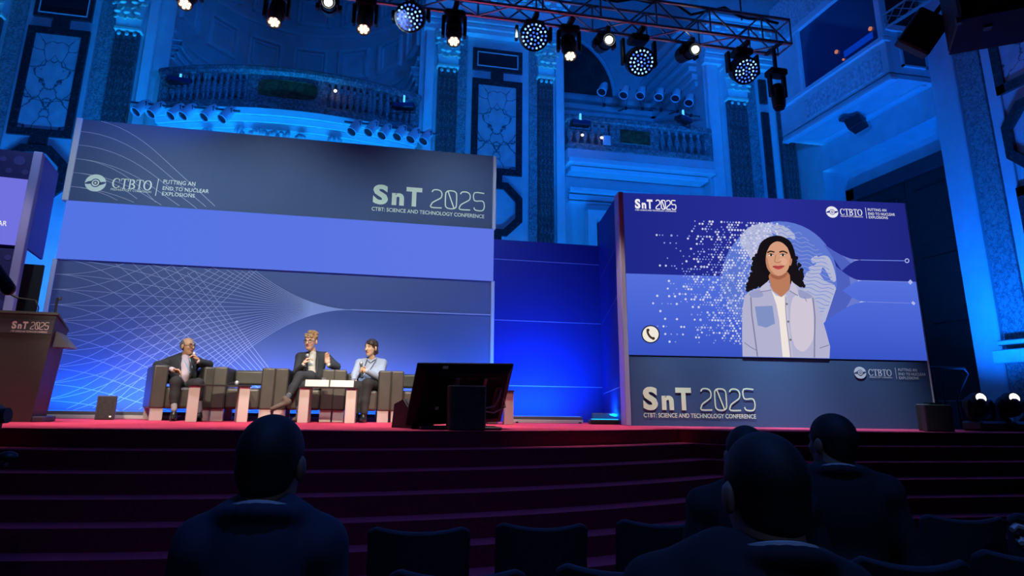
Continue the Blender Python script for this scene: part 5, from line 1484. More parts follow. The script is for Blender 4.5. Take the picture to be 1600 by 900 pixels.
# ------------------------------------------------------------------ figures: smooth blended surfaces polygonised by surface nets
class Body:
    def __init__(s): s.p = []
    def cap(s, a, b, ra, rb=None, k=.03, m=0): s.p.append(('c', np.array(a, float), np.array(b, float), ra, ra if rb is None else rb, k, m)); return s
    def chain(s, pts, k=.03, m=0):
        for (a, ra), (b, rb) in zip(pts[:-1], pts[1:]): s.cap(a, b, ra, rb, k, m)
        return s
    def ell(s, c, r, R=None, k=.03, m=0, sub=False):
        s.p.append(('s' if sub else 'e', np.array(c, float), np.array(r, float), np.eye(3) if R is None else np.array(R, float), 0, k, m)); return s
    def mesh(s, name, h, mats, org, noise=None):
        lo = np.full(3, 1e9); hi = -lo
        for q in s.p:
            if q[0] == 'c':
                r = max(q[3], q[4]); lo = np.minimum(lo, np.minimum(q[1], q[2]) - r); hi = np.maximum(hi, np.maximum(q[1], q[2]) + r)
            elif q[0] == 'e':
                r = q[2].max(); lo = np.minimum(lo, q[1] - r); hi = np.maximum(hi, q[1] + r)
        lo -= 3 * h; hi += 3 * h
        n = np.ceil((hi - lo) / h).astype(int) + 1
        D = np.full(n, .2, np.float32); raw = np.full(n, 9., np.float32); I = np.zeros(n, np.int8)
        ax = [lo[i] + h * np.arange(n[i]) for i in range(3)]
        for q in s.p:
            k = q[5]
            if q[0] == 'c':
                r = max(q[3], q[4]); a = np.minimum(q[1], q[2]) - r - k - 3 * h; b = np.maximum(q[1], q[2]) + r + k + 3 * h
            else:
                r = q[2].max(); a = q[1] - r - k - 3 * h; b = q[1] + r + k + 3 * h
            i0 = np.maximum(0, np.floor((a - lo) / h).astype(int)); i1 = np.minimum(n, np.ceil((b - lo) / h).astype(int) + 1)
            if (i1 <= i0).any(): continue
            sl = tuple(slice(i0[j], i1[j]) for j in range(3))
            X, Y, Z = np.meshgrid(ax[0][sl[0]], ax[1][sl[1]], ax[2][sl[2]], indexing='ij')
            P = np.stack([X, Y, Z], -1)
            if q[0] == 'c':
                ab = q[2] - q[1]; L2 = max(1e-12, ab @ ab); t = np.clip(((P - q[1]) @ ab) / L2, 0, 1)
                d = np.linalg.norm(P - q[1] - t[..., None] * ab, axis=-1) - (q[3] + (q[4] - q[3]) * t)
            else:
                L = (P - q[1]) @ q[3].T
                k0 = np.linalg.norm(L / q[2], axis=-1); k1 = np.linalg.norm(L / (q[2] ** 2), axis=-1) + 1e-9
                d = k0 * (k0 - 1) / k1
            d = d.astype(np.float32); cur = D[sl]
            if q[0] == 's':
                hh = np.maximum(k - np.abs(cur + d), 0) / k; D[sl] = np.maximum(cur, -d) + hh * hh * k / 4
            else:
                hh = np.maximum(k - np.abs(cur - d), 0) / k; D[sl] = np.minimum(cur, d) - hh * hh * k / 4
                rw = raw[sl]; w = d < rw; rw[w] = d[w]; I[sl][w] = q[6]
        # surface nets
        S_ = D < 0
        c8 = [S_[i:n[0] - 1 + i, j:n[1] - 1 + j, k:n[2] - 1 + k] for i in (0, 1) for j in (0, 1) for k in (0, 1)]
        cnt = sum(c.astype(np.int8) for c in c8); act = (cnt > 0) & (cnt < 8)
        idx = np.argwhere(act); vid = np.full(act.shape, -1, np.int64); vid[act] = np.arange(len(idx))
        acc = np.zeros((len(idx), 3)); num = np.zeros(len(idx))
        C = {(i, j, k): D[idx[:, 0] + i, idx[:, 1] + j, idx[:, 2] + k] for i in (0, 1) for j in (0, 1) for k in (0, 1)}
        for a in C:
            for d_ in range(3):
                if a[d_]: continue
                b = list(a); b[d_] = 1; b = tuple(b); va, vb = C[a], C[b]; w = (va < 0) != (vb < 0)
                t = np.where(w, va / np.where(w, va - vb, 1), 0); p = np.tile(np.array(a, float), (len(idx), 1)); p[:, d_] = t
                acc[w] += p[w]; num += w
        V = lo + h * (idx + acc / num[:, None]) - np.array(org)
        mid = I[idx[:, 0], idx[:, 1], idx[:, 2]]
        if noise: V = V + noise(V)
        faces = []; fm = []
        for d_ in range(3):
            e0 = [slice(0, n[i] - 1) for i in range(3)]; e1 = list(e0); e1[d_] = slice(1, n[d_])
            for i in range(3):
                if i != d_: e0[i] = slice(1, n[i] - 1); e1[i] = slice(1, n[i] - 1)
            A, B_ = S_[tuple(e0)], S_[tuple(e1)]; E = np.argwhere(A != B_)
            if not len(E): continue
            sg = A[tuple(E.T)]; base = E.copy()
            for i in range(3):
                if i != d_: base[:, i] += 1
            u_, v_ = (d_ + 1) % 3, (d_ + 2) % 3
            def cell(du, dv):
                q = base.copy(); q[:, u_] -= du; q[:, v_] -= dv; return vid[q[:, 0], q[:, 1], q[:, 2]]
            F4 = np.stack([cell(1, 1), cell(0, 1), cell(0, 0), cell(1, 0)], 1)
            F4[~sg] = F4[~sg][:, ::-1]
            ok = (F4 >= 0).all(1); faces.append(F4[ok])
        Fc = np.concatenate(faces); me = bpy.data.meshes.new(name)
        me.vertices.add(len(V)); me.vertices.foreach_set('co', V.astype(np.float32).ravel())
        me.loops.add(len(Fc) * 4); me.loops.foreach_set('vertex_index', Fc.astype(np.int32).ravel())
        me.polygons.add(len(Fc)); me.polygons.foreach_set('loop_start', np.arange(0, len(Fc) * 4, 4, dtype=np.int32))
        for m in mats: me.materials.append(m)
        me.update(calc_edges=True)
        me.polygons.foreach_set('material_index', mid[Fc[:, 0]].astype(np.int32)); me.polygons.foreach_set('use_smooth', np.ones(len(Fc), bool))
        me.validate(); me.update()
        return me
    def o(s, name, h, mats, parent, noise=None):
        ob = bpy.data.objects.new(name, s.mesh(name, h, mats, parent.location, noise)); col.objects.link(ob); ob.parent = parent
        return ob

def dressed(B, names, mats, par, skin, h=.0085):
    """skin stays one continuous body (with a slim core inside the clothes); every garment is its own mesh"""
    for i, (nm, m) in enumerate(zip(names, mats)):
        if i == skin: continue
        C_ = Body(); C_.p = [q for q in B.p if q[6] == i]
        for grp in ([[q] for q in C_.p] if nm == 'sock' else [C_.p]):
            if grp: E_ = Body(); E_.p = grp; E_.o(nm, h, [m], par)
    C_ = Body()
    for q in B.p:
        if q[6] == skin: C_.p.append(q)
        elif q[0] == 'c': C_.p.append((q[0], q[1], q[2], q[3] * .55, q[4] * .55, .02, skin))
        else: C_.p.append((q[0], q[1], q[2] * .6, q[3], q[4], .04, skin))
    C_.p = [(*q[:6], 0) for q in C_.p]
    C_.o('body', .0075, [mats[skin]], par)
def lapels(par, pts_l, pts_r, mat):
    og = Vector(par.location)
    for pts in (pts_l, pts_r): G().tube([p - og for p in pts], [.010, .020, .022, .016, .008][:len(pts)], 6).o('lapel', mat, par, True)

def hframe(c, fwd, up=(0, 0, 1)):
    f = Vector(fwd).normalized(); l = Vector(up).cross(f).normalized(); u = f.cross(l)
    c = Vector(c)
    pos = lambda x, y, z: c + l * x + f * y + u * z
    return pos, np.array([list(l), list(f), list(u)])
def add_head(B, c, fwd, s=1.0, m=0, up=(0, 0, 1), jaw=1.0):
    P, R = hframe(c, fwd, up); q = lambda x, y, z: P(x * s, y * s, z * s)
    B.ell(q(0, -.012, .028), np.array((.076, .096, .088)) * s, R, .02, m)
    B.ell(q(0, .030, -.045), np.array((.058 * jaw, .060, .072)) * s, R, .03, m)
    B.ell(q(0, .062, -.092), np.array((.026, .024, .022)) * s, R, .03, m)
    B.cap(q(0, .090, .012), q(0, .112, -.024), .010 * s, .015 * s, .012, m)
    B.cap(q(-.030, .076, .024), q(.030, .076, .024), .014 * s, None, .02, m)
    for k in (-1, 1):
        B.ell(q(k * .034, .066, -.022), np.array((.024, .022, .022)) * s, R, .02, m)
        B.ell(q(k * .083, -.008, -.012), np.array((.011, .022, .034)) * s, R, .008, m)
    return P, R
def face_bits(par, P, s, lipc, browc, glasses=None):
    og = Vector(par.location)
    dark = M('eye_dark', (.02, .014, .012), .25); white = M('eye_white', (.62, .60, .57), .3)
    for k in (-1, 1):
        G().ell(P(k * .031 * s, .080 * s, .006 * s) - og, (.011 * s, .008 * s, .006 * s), 10, 6).o('eye', white, par, True)
        G().ell(P(k * .031 * s, .086 * s, .005 * s) - og, (.0055 * s, .0055 * s, .005 * s), 8, 6).o('iris', dark, par, True)
        G().tube([P(k * .014 * s, .090 * s, .025 * s) - og, P(k * .032 * s, .091 * s, .032 * s) - og, P(k * .050 * s, .079 * s, .026 * s) - og], .005 * s, 5).o('eyebrow', browc, par)
    G().tube([P(-.024 * s, .084 * s, -.058 * s) - og, P(0, .094 * s, -.060 * s) - og, P(.024 * s, .084 * s, -.058 * s) - og], .006 * s, 6).o('mouth', lipc, par)
    if glasses:
        g = G()
        for k in (-1, 1):
            pts = [P((k * .033 + .024 * math.cos(t)) * s, .103 * s - .010 * s * abs(math.cos(t) * .5 + k * .5), (.004 + .018 * math.sin(t)) * s) - og for t in [2 * PI * i / 14 for i in range(15)]]
            g.tube(pts, .0028 * s, 5)
            g.tube([P(k * .057 * s, .092 * s, .008 * s) - og, P(k * .080 * s, .02 * s, .010 * s) - og, P(k * .080 * s, -.015 * s, .002 * s) - og], .0026 * s, 5)
        g.tube([P(-.010 * s, .108 * s, .008 * s) - og, P(.010 * s, .108 * s, .008 * s) - og], .0028 * s, 5)
        g.o('glasses', glasses, par)
def add_hand(B, wrist, palm_dir, finger_dir, thumb_side, m, s=1.0, curl=.6):
    """palm with four unequal bent fingers and a thumb leaving the side of the palm"""
    w = Vector(wrist); f = Vector(palm_dir).normalized(); t = (Vector(thumb_side) - f * Vector(thumb_side).dot(f)).normalized(); nrm_ = f.cross(t)
    if nrm_.dot(Vector(finger_dir)) < 0: nrm_ = -nrm_
    B.cap(w, w + f * .03 * s, .026 * s, .028 * s, .015, m)
    for i, (off, L, r) in enumerate(((.030, .076, .0088), (.010, .084, .0090), (-.011, .078, .0086), (-.031, .062, .0078))):
        k0 = w + f * .035 * s + t * off * .7 * s; k1 = w + f * .082 * s + t * off * s
        B.cap(k0, k1, .013 * s, .0115 * s, .010, m)
        a = (f * (1 - curl * .6) + nrm_ * curl).normalized(); b = (f * (1 - curl * 1.5) + nrm_ * curl * 1.2).normalized()
        k2 = k1 + a * L * .55 * s; k3 = k2 + b * L * .5 * s
        B.cap(k1, k2, r * 1.05 * s, r * s, .003, m); B.cap(k2, k3, r * s, r * .85 * s, .003, m)
    tb = w + f * .022 * s + t * .026 * s; tm = tb + (t * .7 + f * .6 + nrm_ * .35).normalized() * .038 * s
    B.cap(tb, tm, .013 * s, .0105 * s, .008, m); B.cap(tm, tm + (f * .9 + nrm_ * .5 + t * .1).normalized() * .030 * s, .0105 * s, .0088 * s, .003, m)

skin1 = M('skin_tan', (.50, .29, .175), .5); skin2 = M('skin_fair', (.68, .43, .32), .5); skin3 = M('skin_light', (.64, .43, .28), .5)
lip = M('lip_tone', (.32, .12, .10), .5)
suit = M('charcoal_suit', (.022, .022, .026), .8, noise=.1, nscale=30); suit2 = M('dark_suit_cloth', (.026, .029, .036), .8, noise=.1, nscale=30)
tr1 = M('dark_trousers', (.015, .015, .018), .85); tr2 = M('slate_trousers', (.020, .023, .030), .85); tr3 = M('black_trousers', (.014, .014, .016), .85)
sh1 = M('pink_white_shirt', (.46, .37, .44), .8); sh2 = M('ivory_shirt', (.52, .50, .45), .8); sh3 = M('pale_blue_shirt', (.33, .39, .52), .8, noise=.08, nscale=60)
sock1 = M('grey_sock', (.22, .22, .23), .9); sock2 = M('slate_sock', (.06, .075, .10), .9)
shoe_b = M('black_shoe', (.012, .012, .013), .3); shoe_t = M('tan_suede_shoe', (.105, .080, .065), .8)
hair_dk = M('dark_hair', (.018, .014, .012), .6, noise=.4, nscale=60); hair_gy = M('grey_hair', (.10, .10, .10), .7, noise=.4, nscale=60)
hair_bl = M('sandy_hair', (.36, .22, .10), .7, noise=.4, nscale=50); hair_br = M('brown_black_hair', (.045, .030, .022), .6, noise=.4, nscale=60)
wire = M('glasses_wire', (.05, .045, .04), .35, .6)
J = lambda x, y, Y: onY(x, y, Y)
def shoe(B_par, ankle, toe, mat):
    a, t = Vector(ankle), Vector(toe); d = (t - a)
    lifted = abs(a.z - ZS) > .2
    if not lifted: d.z = 0
    d.normalize(); sd = d.cross(Vector((0, 0, 1))).normalized(); dn = d.cross(sd).normalized()
    if dn.z > 0: dn = -dn
    sole = a + dn * .075 if lifted else Vector((a.x, a.y, ZS))
    up_ = -dn; at_ = lambda x, z: sole + d * x + up_ * z
    B = Body(); Rm = np.array([list(d), list(sd), list(up_)])
    B.ell(at_(.085, .034), (.135, .044, .034), Rm, .02, 0); B.ell(at_(-.01, .045), (.055, .040, .045), Rm, .03, 0); B.cap(at_(-.005, .05), at_(.0, .088), .041, .040, .02, 0)
    sh_ = Body(); ob = B.o('shoe', .006, [mat], B_par)
    g = G(); og = Vector(B_par.location); n = 18; out = []
    for i in range(n):
        an = 2 * PI * i / n; x = .075 + .148 * math.cos(an); w = (.046 if math.cos(an) > 0 else .040) * math.sin(an); out.append((x, w))
    g.v = [tuple(at_(x, .0) + sd * w - og) for x, w in out] + [tuple(at_(x, .014) + sd * w - og) for x, w in out]
    g.f = [tuple(range(n)), tuple(range(n, 2 * n))] + [(i, (i + 1) % n, n + (i + 1) % n, n + i) for i in range(n)]; g.mi = [0] * len(g.f)
    g.o('sole', shoe_b, ob).location = (0, 0, 0)
    return ob

def seated(lab, base, seq):
    t = thing('person', lab, 'person', base)
    return t

# ---- man in the dark suit, first armchair
t1 = thing('person', 'seated man in dark suit and pink shirt speaking into a microphone', 'person', (J(285, 655, 10.0).x, 9.95, ZS))
B = Body()
pel, bel, che, upc = J(287, 598, 10.14), J(287, 588, 10.12), J(286, 573, 10.18), J(286, 564, 10.2)
B.ell(pel, (.18, .15, .13), None, .05, 2); B.ell(bel, (.165, .14, .13), None, .06, 0); B.ell(che, (.19, .125, .15), None, .06, 0); B.ell(upc, (.19, .10, .08), None, .05, 0)
sR, sL = J(264, 566, 10.2), J(308, 566, 10.2)
B.cap(J(286, 560, 10.2), sR, .07, .066, .05, 0).cap(J(286, 560, 10.2), sL, .07, .066, .05, 0)
eR, wR = J(246, 571, 10.10), J(266, 577, 9.84); B.chain([(sR, .066), (eR, .056), (wR, .040)], .02, 0).cap(wR, wR + (J(270, 578, 9.80) - wR), .036, .034, .01, 1)
eL, wL = J(326, 570, 10.08), J(311, 566, 9.84); B.chain([(sL, .066), (eL, .056), (wL, .038)], .02, 0).cap(wL, J(309.5, 565, 9.83), .035, .033, .01, 1)
# shirt front between the lapels
B.chain([(J(290, 560, 10.10), .060), (J(289, 572, 10.035), .062), (J(289, 587, 9.985), .066), (J(288, 593, 9.985), .06)], .02, 1)
B.cap(J(290, 562, 10.16), J(291, 552, 10.12), .056, .052, .02, 3)
hc1 = J(293.5, 541, 10.10); P1_, R1_ = add_head(B, hc1, (.80, -.60, -.02), 1.0, 3)
add_hand(B, J(270, 578.5, 9.80), (.85, -.2, -.12), (.3, -.2, -1), (.2, -.8, .5), 3, 1, .45)
add_hand(B, J(309.5, 564.5, 9.83), (-.45, -.1, .75), (-.8, -.5, 0), (0, -.9, .3), 3, 1, .85)
kR, aR = J(275, 597, 9.68), J(272, 640, 9.62)
B.chain([(J(278, 603, 10.08), .098), (kR, .072), (J(273, 618, 9.67), .060), (J(272, 628, 9.66), .054)], .03, 2).cap(J(272, 627, 9.66), aR, .040, .036, .01, 4)
kL, aL = J(309, 600, 9.72), J(311, 643, 9.74)
B.chain([(J(297, 603, 10.08), .098), (kL, .072), (J(310, 622, 9.74), .056)], .03, 2).cap(J(310, 622, 9.74), aL, .045, .036, .02, 4)
dressed(B, ['jacket', 'shirt', 'trousers', 'body', 'sock'], [suit, sh1, tr1, skin1, sock1], t1, 3)
lapels(t1, [J(285, 557, 10.08), J(281, 565, 10.02), J(281, 576, 9.97), J(283, 588, 9.95), J(285, 594, 9.95)], [J(296, 557, 10.08), J(299, 566, 10.02), J(299, 577, 9.97), J(297, 588, 9.95), J(295, 594, 9.95)], suit)
shoe(t1, J(271.5, 646.5, 9.62), J(270, 654, 9.45), shoe_b); shoe(t1, J(311, 647, 9.74), J(311, 655, 9.55), shoe_b)
face_bits(t1, P1_, 1.0, lip, hair_gy, wire)
hb = Body(); q = P1_
hb.ell(q(0, -.026, .020), (.083, .092, .086), R1_, .01, 0); hb.ell(q(0, .055, .105), (.085, .13, .062), R1_, .015, 0, True); hb.ell(q(0, .105, -.03), (.11, .110, .13), R1_, .01, 0, True); hb.ell(q(0, 0, -.12), (.12, .12, .06), R1_, .01, 0, True)
hb.o('hair', .006, [hair_gy], t1)
G().tube([v - Vector(t1.location) for v in (J(285.5, 557, 10.07), J(289, 566, 9.99), J(294, 574, 9.96), J(297, 583, 9.94), J(300, 574, 9.97), J(297, 562, 10.03), J(295, 556, 10.07))], .008, 5).o('lanyard', M('lanyard_blue', (.18, .36, .50), .7), t1)
mic(J(305.5, 567, 9.80), J(303, 551, 9.86), 'grey-headed hand microphone held by the man in the dark suit')

# ---- man with crossed legs
t2 = thing('person', 'seated man with tousled sandy hair, crossed legs and one open hand raised', 'person', (J(489, 655, 10.0).x, 9.95, ZS))
B = Body()
B.ell(J(491, 598, 10.14), (.17, .15, .12), None, .05, 2); B.ell(J(490, 586, 10.12), (.15, .125, .13), None, .06, 0); B.ell(J(489, 570, 10.17), (.175, .115, .16), None, .06, 0)
sR, sL = J(469, 558, 10.16), J(508, 557, 10.18)
B.cap(J(489, 556, 10.18), sR, .066, .064, .05, 0).cap(J(489, 556, 10.18), sL, .066, .064, .05, 0)
eR, wR = J(464, 581, 10.02), J(474, 571, 9.87); B.chain([(sR, .064), (eR, .053), (wR, .037)], .02, 0).cap(wR, J(475, 569.5, 9.86), .035, .032, .01, 1)
eL, wL = J(526, 573, 10.06), J(515, 571, 9.88); B.chain([(sL, .064), (eL, .053), (wL, .037)], .02, 0).cap(wL, J(513.5, 570, 9.87), .035, .032, .01, 1)
B.chain([(J(489, 554, 10.10), .052), (J(486, 570, 10.045), .058), (J(486, 585, 10.01), .066), (J(488, 592, 10.0), .062)], .02, 1)
B.cap(J(489, 556, 10.16), J(487.5, 546, 10.12), .052, .050, .02, 3)
hc2 = J(485.5, 533.5, 10.08); P2_, R2_ = add_head(B, hc2, (-.36, -.92, -.10), 1.04, 3)
add_hand(B, J(475, 569, 9.86), (.35, -.1, .8), (.8, -.3, .1), (.3, -.9, .2), 3, 1, .8)
add_hand(B, J(513, 569, 9.87), (-.25, -.25, .9), (-.6, -.6, .2), (-.7, -.5, .0), 3, 1, .22)
k1_, a1_ = J(473, 602, 9.70), J(467, 642, 9.62)          # standing leg
B.chain([(J(481, 604, 10.08), .092), (k1_, .070), (J(469, 625, 9.67), .056), (J(468, 632, 9.66), .05)], .025, 2).cap(J(468, 632, 9.66), a1_, .040, .036, .008, 4)
k2_, a2_ = J(469, 588, 9.68), J(449, 622, 9.52)          # crossing leg
B.chain([(J(499, 598, 10.06), .094), (J(484, 589, 9.80), .082), (k2_, .066), (J(458, 606, 9.60), .054), (J(454, 614, 9.57), .048)], .025, 2).cap(J(455, 612, 9.57), J(452, 617, 9.55), .036, .035, .008, 3).cap(J(452, 617, 9.55), a2_, .037, .035, .008, 4)
dressed(B, ['jacket', 'shirt', 'trousers', 'body', 'sock'], [suit2, sh2, tr2, skin2, sock2], t2, 3)
lapels(t2, [J(483, 551, 10.08), J(479, 560, 10.03), J(479, 573, 9.99), J(481, 584, 9.97), J(482, 590, 9.96)], [J(495, 551, 10.08), J(497, 560, 10.03), J(496, 573, 9.99), J(495, 584, 9.97), J(494, 590, 9.96)], suit2)
shoe(t2, J(467, 648, 9.62), J(459, 656, 9.42), shoe_t); shoe(t2, J(446, 625, 9.50), J(423, 634, 9.46), shoe_t)
face_bits(t2, P2_, 1.04, lip, hair_bl, wire)
hb = Body(); q = P2_; random.seed(21)
hb.ell(q(0, -.022, .040), (.086, .100, .090), R2_, .01, 0); hb.ell(q(0, .105, -.03), (.095, .10, .10), R2_, .01, 0, True); hb.ell(q(0, -.02, -.13), (.12, .14, .10), R2_, .01, 0, True)
for i in range(34):
    an = random.uniform(0, 2 * PI); el = random.uniform(.15, 1.4); dv = (math.cos(an) * math.cos(el), math.sin(an) * math.cos(el), math.sin(el))
    a_ = q(dv[0] * .075, -.015 + dv[1] * .085, .04 + dv[2] * .078); b_ = q(dv[0] * .100 + random.uniform(-.015, .015), -.01 + dv[1] * .108, .045 + dv[2] * .108)
    hb.cap(a_, b_, .022, .012, .012, 0)
hb.o('hair', .006, [hair_bl], t2)
mic(J(477, 574, 9.83), J(481, 553, 9.90), 'hand microphone held by the man with crossed legs')

# ---- man in the pale blue shirt
t3 = thing('person', 'seated man in pale blue shirt with dark hair holding a microphone low', 'person', (J(576, 655, 10.0).x, 9.95, ZS))
B = Body()
B.ell(J(580, 600, 10.14), (.17, .15, .12), None, .05, 2); B.ell(J(580, 590, 10.12), (.155, .135, .12), None, .06, 1); B.ell(J(580, 575, 10.17), (.175, .115, .14), None, .06, 1)
sR, sL = J(562, 568, 10.16), J(598, 568, 10.18)
B.cap(J(580, 565, 10.18), sR, .066, .064, .05, 1).cap(J(580, 565, 10.18), sL, .066, .064, .05, 1)
eR, wR = J(554, 587, 10.0), J(553, 594, 9.84); B.chain([(sR, .064), (eR, .052), (wR, .036)], .02, 1)
eL, wL = J(593, 590, 10.0), J(573, 580, 9.84); B.chain([(sL, .064), (eL, .052), (wL, .036)], .02, 1)
B.cap(J(581, 566, 10.16), J(581, 557, 10.12), .052, .050, .02, 3)
hc3 = J(579.5, 543.5, 10.09); P3_, R3_ = add_head(B, hc3, (-.60, -.79, -.10), .98, 3, jaw=1.08)
add_hand(B, wR, (.1, -.5, -.8), (.2, -.6, -.4), (.8, -.3, 0), 3, 1, .35)
add_hand(B, wL, (-.85, -.2, .15), (-.2, -.9, 0), (.1, -.2, .95), 3, 1, .9)
B.chain([(J(571, 606, 10.08), .096), (J(558, 604, 9.70), .072), (J(555, 628, 9.68), .058), (J(555, 644, 9.66), .052)], .03, 2)
B.chain([(J(588, 606, 10.08), .096), (J(574, 600, 9.68), .074), (J(570, 626, 9.66), .058), (J(569, 644, 9.64), .052)], .03, 2)
dressed(B, ['jacket', 'shirt', 'trousers', 'body'], [suit, sh3, tr3, skin3], t3, 3)
G().tube([v - Vector(t3.location) for v in (J(575, 562, 10.07), J(579, 566, 10.05), J(582, 563, 10.06), J(587, 560, 10.08))], .012, 6).o('shirt_collar', sh3, t3, True)
shoe(t3, J(554, 648, 9.66), J(550, 656, 9.46), shoe_b); shoe(t3, J(568, 648, 9.64), J(564, 657, 9.44), shoe_b)
face_bits(t3, P3_, .98, lip, hair_dk)
hb = Body(); q = P3_
hb.ell(q(0, -.022, .036), (.088, .102, .092), R3_, .01, 0); hb.ell(q(0, .110, -.045), (.088, .105, .105), R3_, .01, 0, True); hb.ell(q(.03, -.045, -.055), (.055, .060, .055), R3_, .03, 0); hb.ell(q(-.03, -.045, -.045), (.055, .055, .055), R3_, .03, 0)
hb.ell(q(.04, .055, .068), (.045, .035, .03), R3_, .02, 0)
hb.o('hair', .006, [hair_br], t3, lambda V: .004 * np.sin(V * 140)[:, [1, 2, 0]])
G().tube([v - Vector(t3.location) for v in (J(574, 560, 10.06), J(570, 572, 10.02), J(566, 588, 9.92), J(566, 592, 9.85))], .005, 5).o('lanyard', M('lanyard_navy', (.03, .04, .12), .7), t3)
G().tube([v - Vector(t3.location) for v in (J(589, 560, 10.06), J(580, 575, 10.03), J(568, 588, 9.92), J(566, 592, 9.85))], .005, 5).o('lanyard', MATS['lanyard_navy'], t3)
bp = J(565, 597, 9.82) - Vector(t3.location)
G().box(bp - Vector((.045, .006, .055)), bp + Vector((.045, .006, .055)), .004).o('badge', M('badge_blue', (.10, .18, .42), .5), t3)
mic(J(565.5, 590, 9.80), J(564, 565, 9.86), 'black hand microphone held upright by the man in pale blue')

# ------------------------------------------------------------------ audience chairs
chair_fab = M('navy_chair_fabric', (.020, .026, .045), .75, noise=.15, nscale=40); chair_leg = M('chair_tube', (.03, .03, .035), .4, .6)
def chair_back_me(w=.46):
    g = G(); nx, nz = 12, 5; T = .045; front_, back_ = [], []
    for side in (0, 1):
        for j in range(nz + 1):
            for i in range(nx + 1):
                u = -1 + 2 * i / nx; v = j / nz
                x = u * w / 2 * (1 + .02 * v); y = .055 * (1 - u * u) + .10 * v + (T if side else 0) * (1 - .25 * abs(u) ** 6)
                z = .46 + v * (.40 + .028 * u * u - (.03 if abs(u) > .99 and j == nz else 0)); g.v.append((x, y - .03, z))
    n1 = (nx + 1) * (nz + 1); ix = lambda s_, i, j: s_ * n1 + j * (nx + 1) + i
    for j in range(nz):
        for i in range(nx):
            g.f.append((ix(0, i, j), ix(0, i + 1, j), ix(0, i + 1, j + 1), ix(0, i, j + 1))); g.f.append((ix(1, i, j), ix(1, i, j + 1), ix(1, i + 1, j + 1), ix(1, i + 1, j)))
    for i in range(nx):
        g.f.append((ix(0, i, 0), ix(1, i, 0), ix(1, i + 1, 0), ix(0, i + 1, 0))); g.f.append((ix(0, i, nz), ix(0, i + 1, nz), ix(1, i + 1, nz), ix(1, i, nz)))
    for j in range(nz):
        g.f.append((ix(0, 0, j), ix(0, 0, j + 1), ix(1, 0, j + 1), ix(1, 0, j))); g.f.append((ix(0, nx, j), ix(1, nx, j), ix(1, nx, j + 1), ix(0, nx, j + 1)))
    g.mi = [0] * len(g.f)
    return g
proto = thing('audience_chair', 'x', 'chair', (0, 0, ZF), 0, 'audience chairs')   # faces +y, back at -y
gm = chair_back_me(); gm.v = [(x, -.22 - y, z) for x, y, z in gm.v]
ob = gm.o('backrest', chair_fab, proto, True); md = ob.modifiers.new('round', 'BEVEL'); md.width = .012; md.segments = 2; md.limit_method = 'ANGLE'
ob = G().box((-.23, -.22, .40), (.23, .24, .47), .025).o('seat', chair_fab, proto, True)
for kx in (-1, 1):
    for ky in (-1, 1): G().cyl((kx * .20, ky * .19, .41), (kx * .22, ky * .23, 0), .014, n=8).o('leg', chair_leg, proto)
    G().tube([(kx * .215, -.20, .40), (kx * .222, -.24, .52), (kx * .222, -.27, .70)], .012, 6).o('back_post', chair_leg, proto)
def put_chair(px0, px1, py, d, lab, sx=1., sz=1., first=[True], rot=None):
    """top edge centre of the backrest at the photographed spot"""
    c = at((px0 + px1) / 2, py, d)
    az = math.atan2(c.x, c.y)
    r = -az * .55 if rot is None else rot
    r = math.radians(-12) + (r + math.radians(12)) * .6
    off = Matrix.Rotation(r, 3, 'Z') @ Vector((0, -.34, 0))
    loc = Vector((c.x - off.x, c.y - off.y, c.z - .872))
    if first[0]:
        first[0] = False; proto.location = (loc.x, loc.y, ZF); proto.rotation_euler = (0, 0, r); proto['label'] = lab; proto.scale = (sx, 1, sz); return proto
    o = dup(proto, (loc.x, loc.y, ZF), r, lab, 'audience chairs'); o.scale = (sx, 1, sz); return o
chairs = [(580, 731, 826, 3.10, 'empty chair back below the stage monitor, next to the man in navy jacket', 1),
          (779, 916, 820, 3.25, 'empty chair back below the deep blue wing panel', .95),
          (968, 1104, 815, 3.30, 'chair back below the event lettering of the LED screen', .95),
          (1240, 1412, 810, 2.95, 'chair back across the man with the turned head', 1.05),
          (1450, 1565, 808, 3.45, 'empty chair back below the grey corner speakers', .86),
          (1590, 1720, 806, 3.45, 'chair back cut by the edge, next to the striped garment', .95),
          (617, 815, 894, 2.3, 'nearer empty chair rim below the stage monitor', 1),
          (886, 1060, 886, 2.3, 'chair rim half hidden by the nearest man, on the stage monitor side', .95),
          (1150, 1285, 868, 2.25, 'chair rim beside the nearest man, on the speaker side', .72),
          (1350, 1503, 876, 2.25, 'nearer empty chair rim below the man with the turned head', .80),
          (1548, 1700, 866, 2.35, 'nearer chair rim cut by the corner of the picture', .85)]
for a_, b_, py, d, l, sx_ in chairs:
    zt = at((a_ + b_) / 2, py, d).z - ZF; put_chair(a_, b_, py, d, l, sx_, zt / .872)

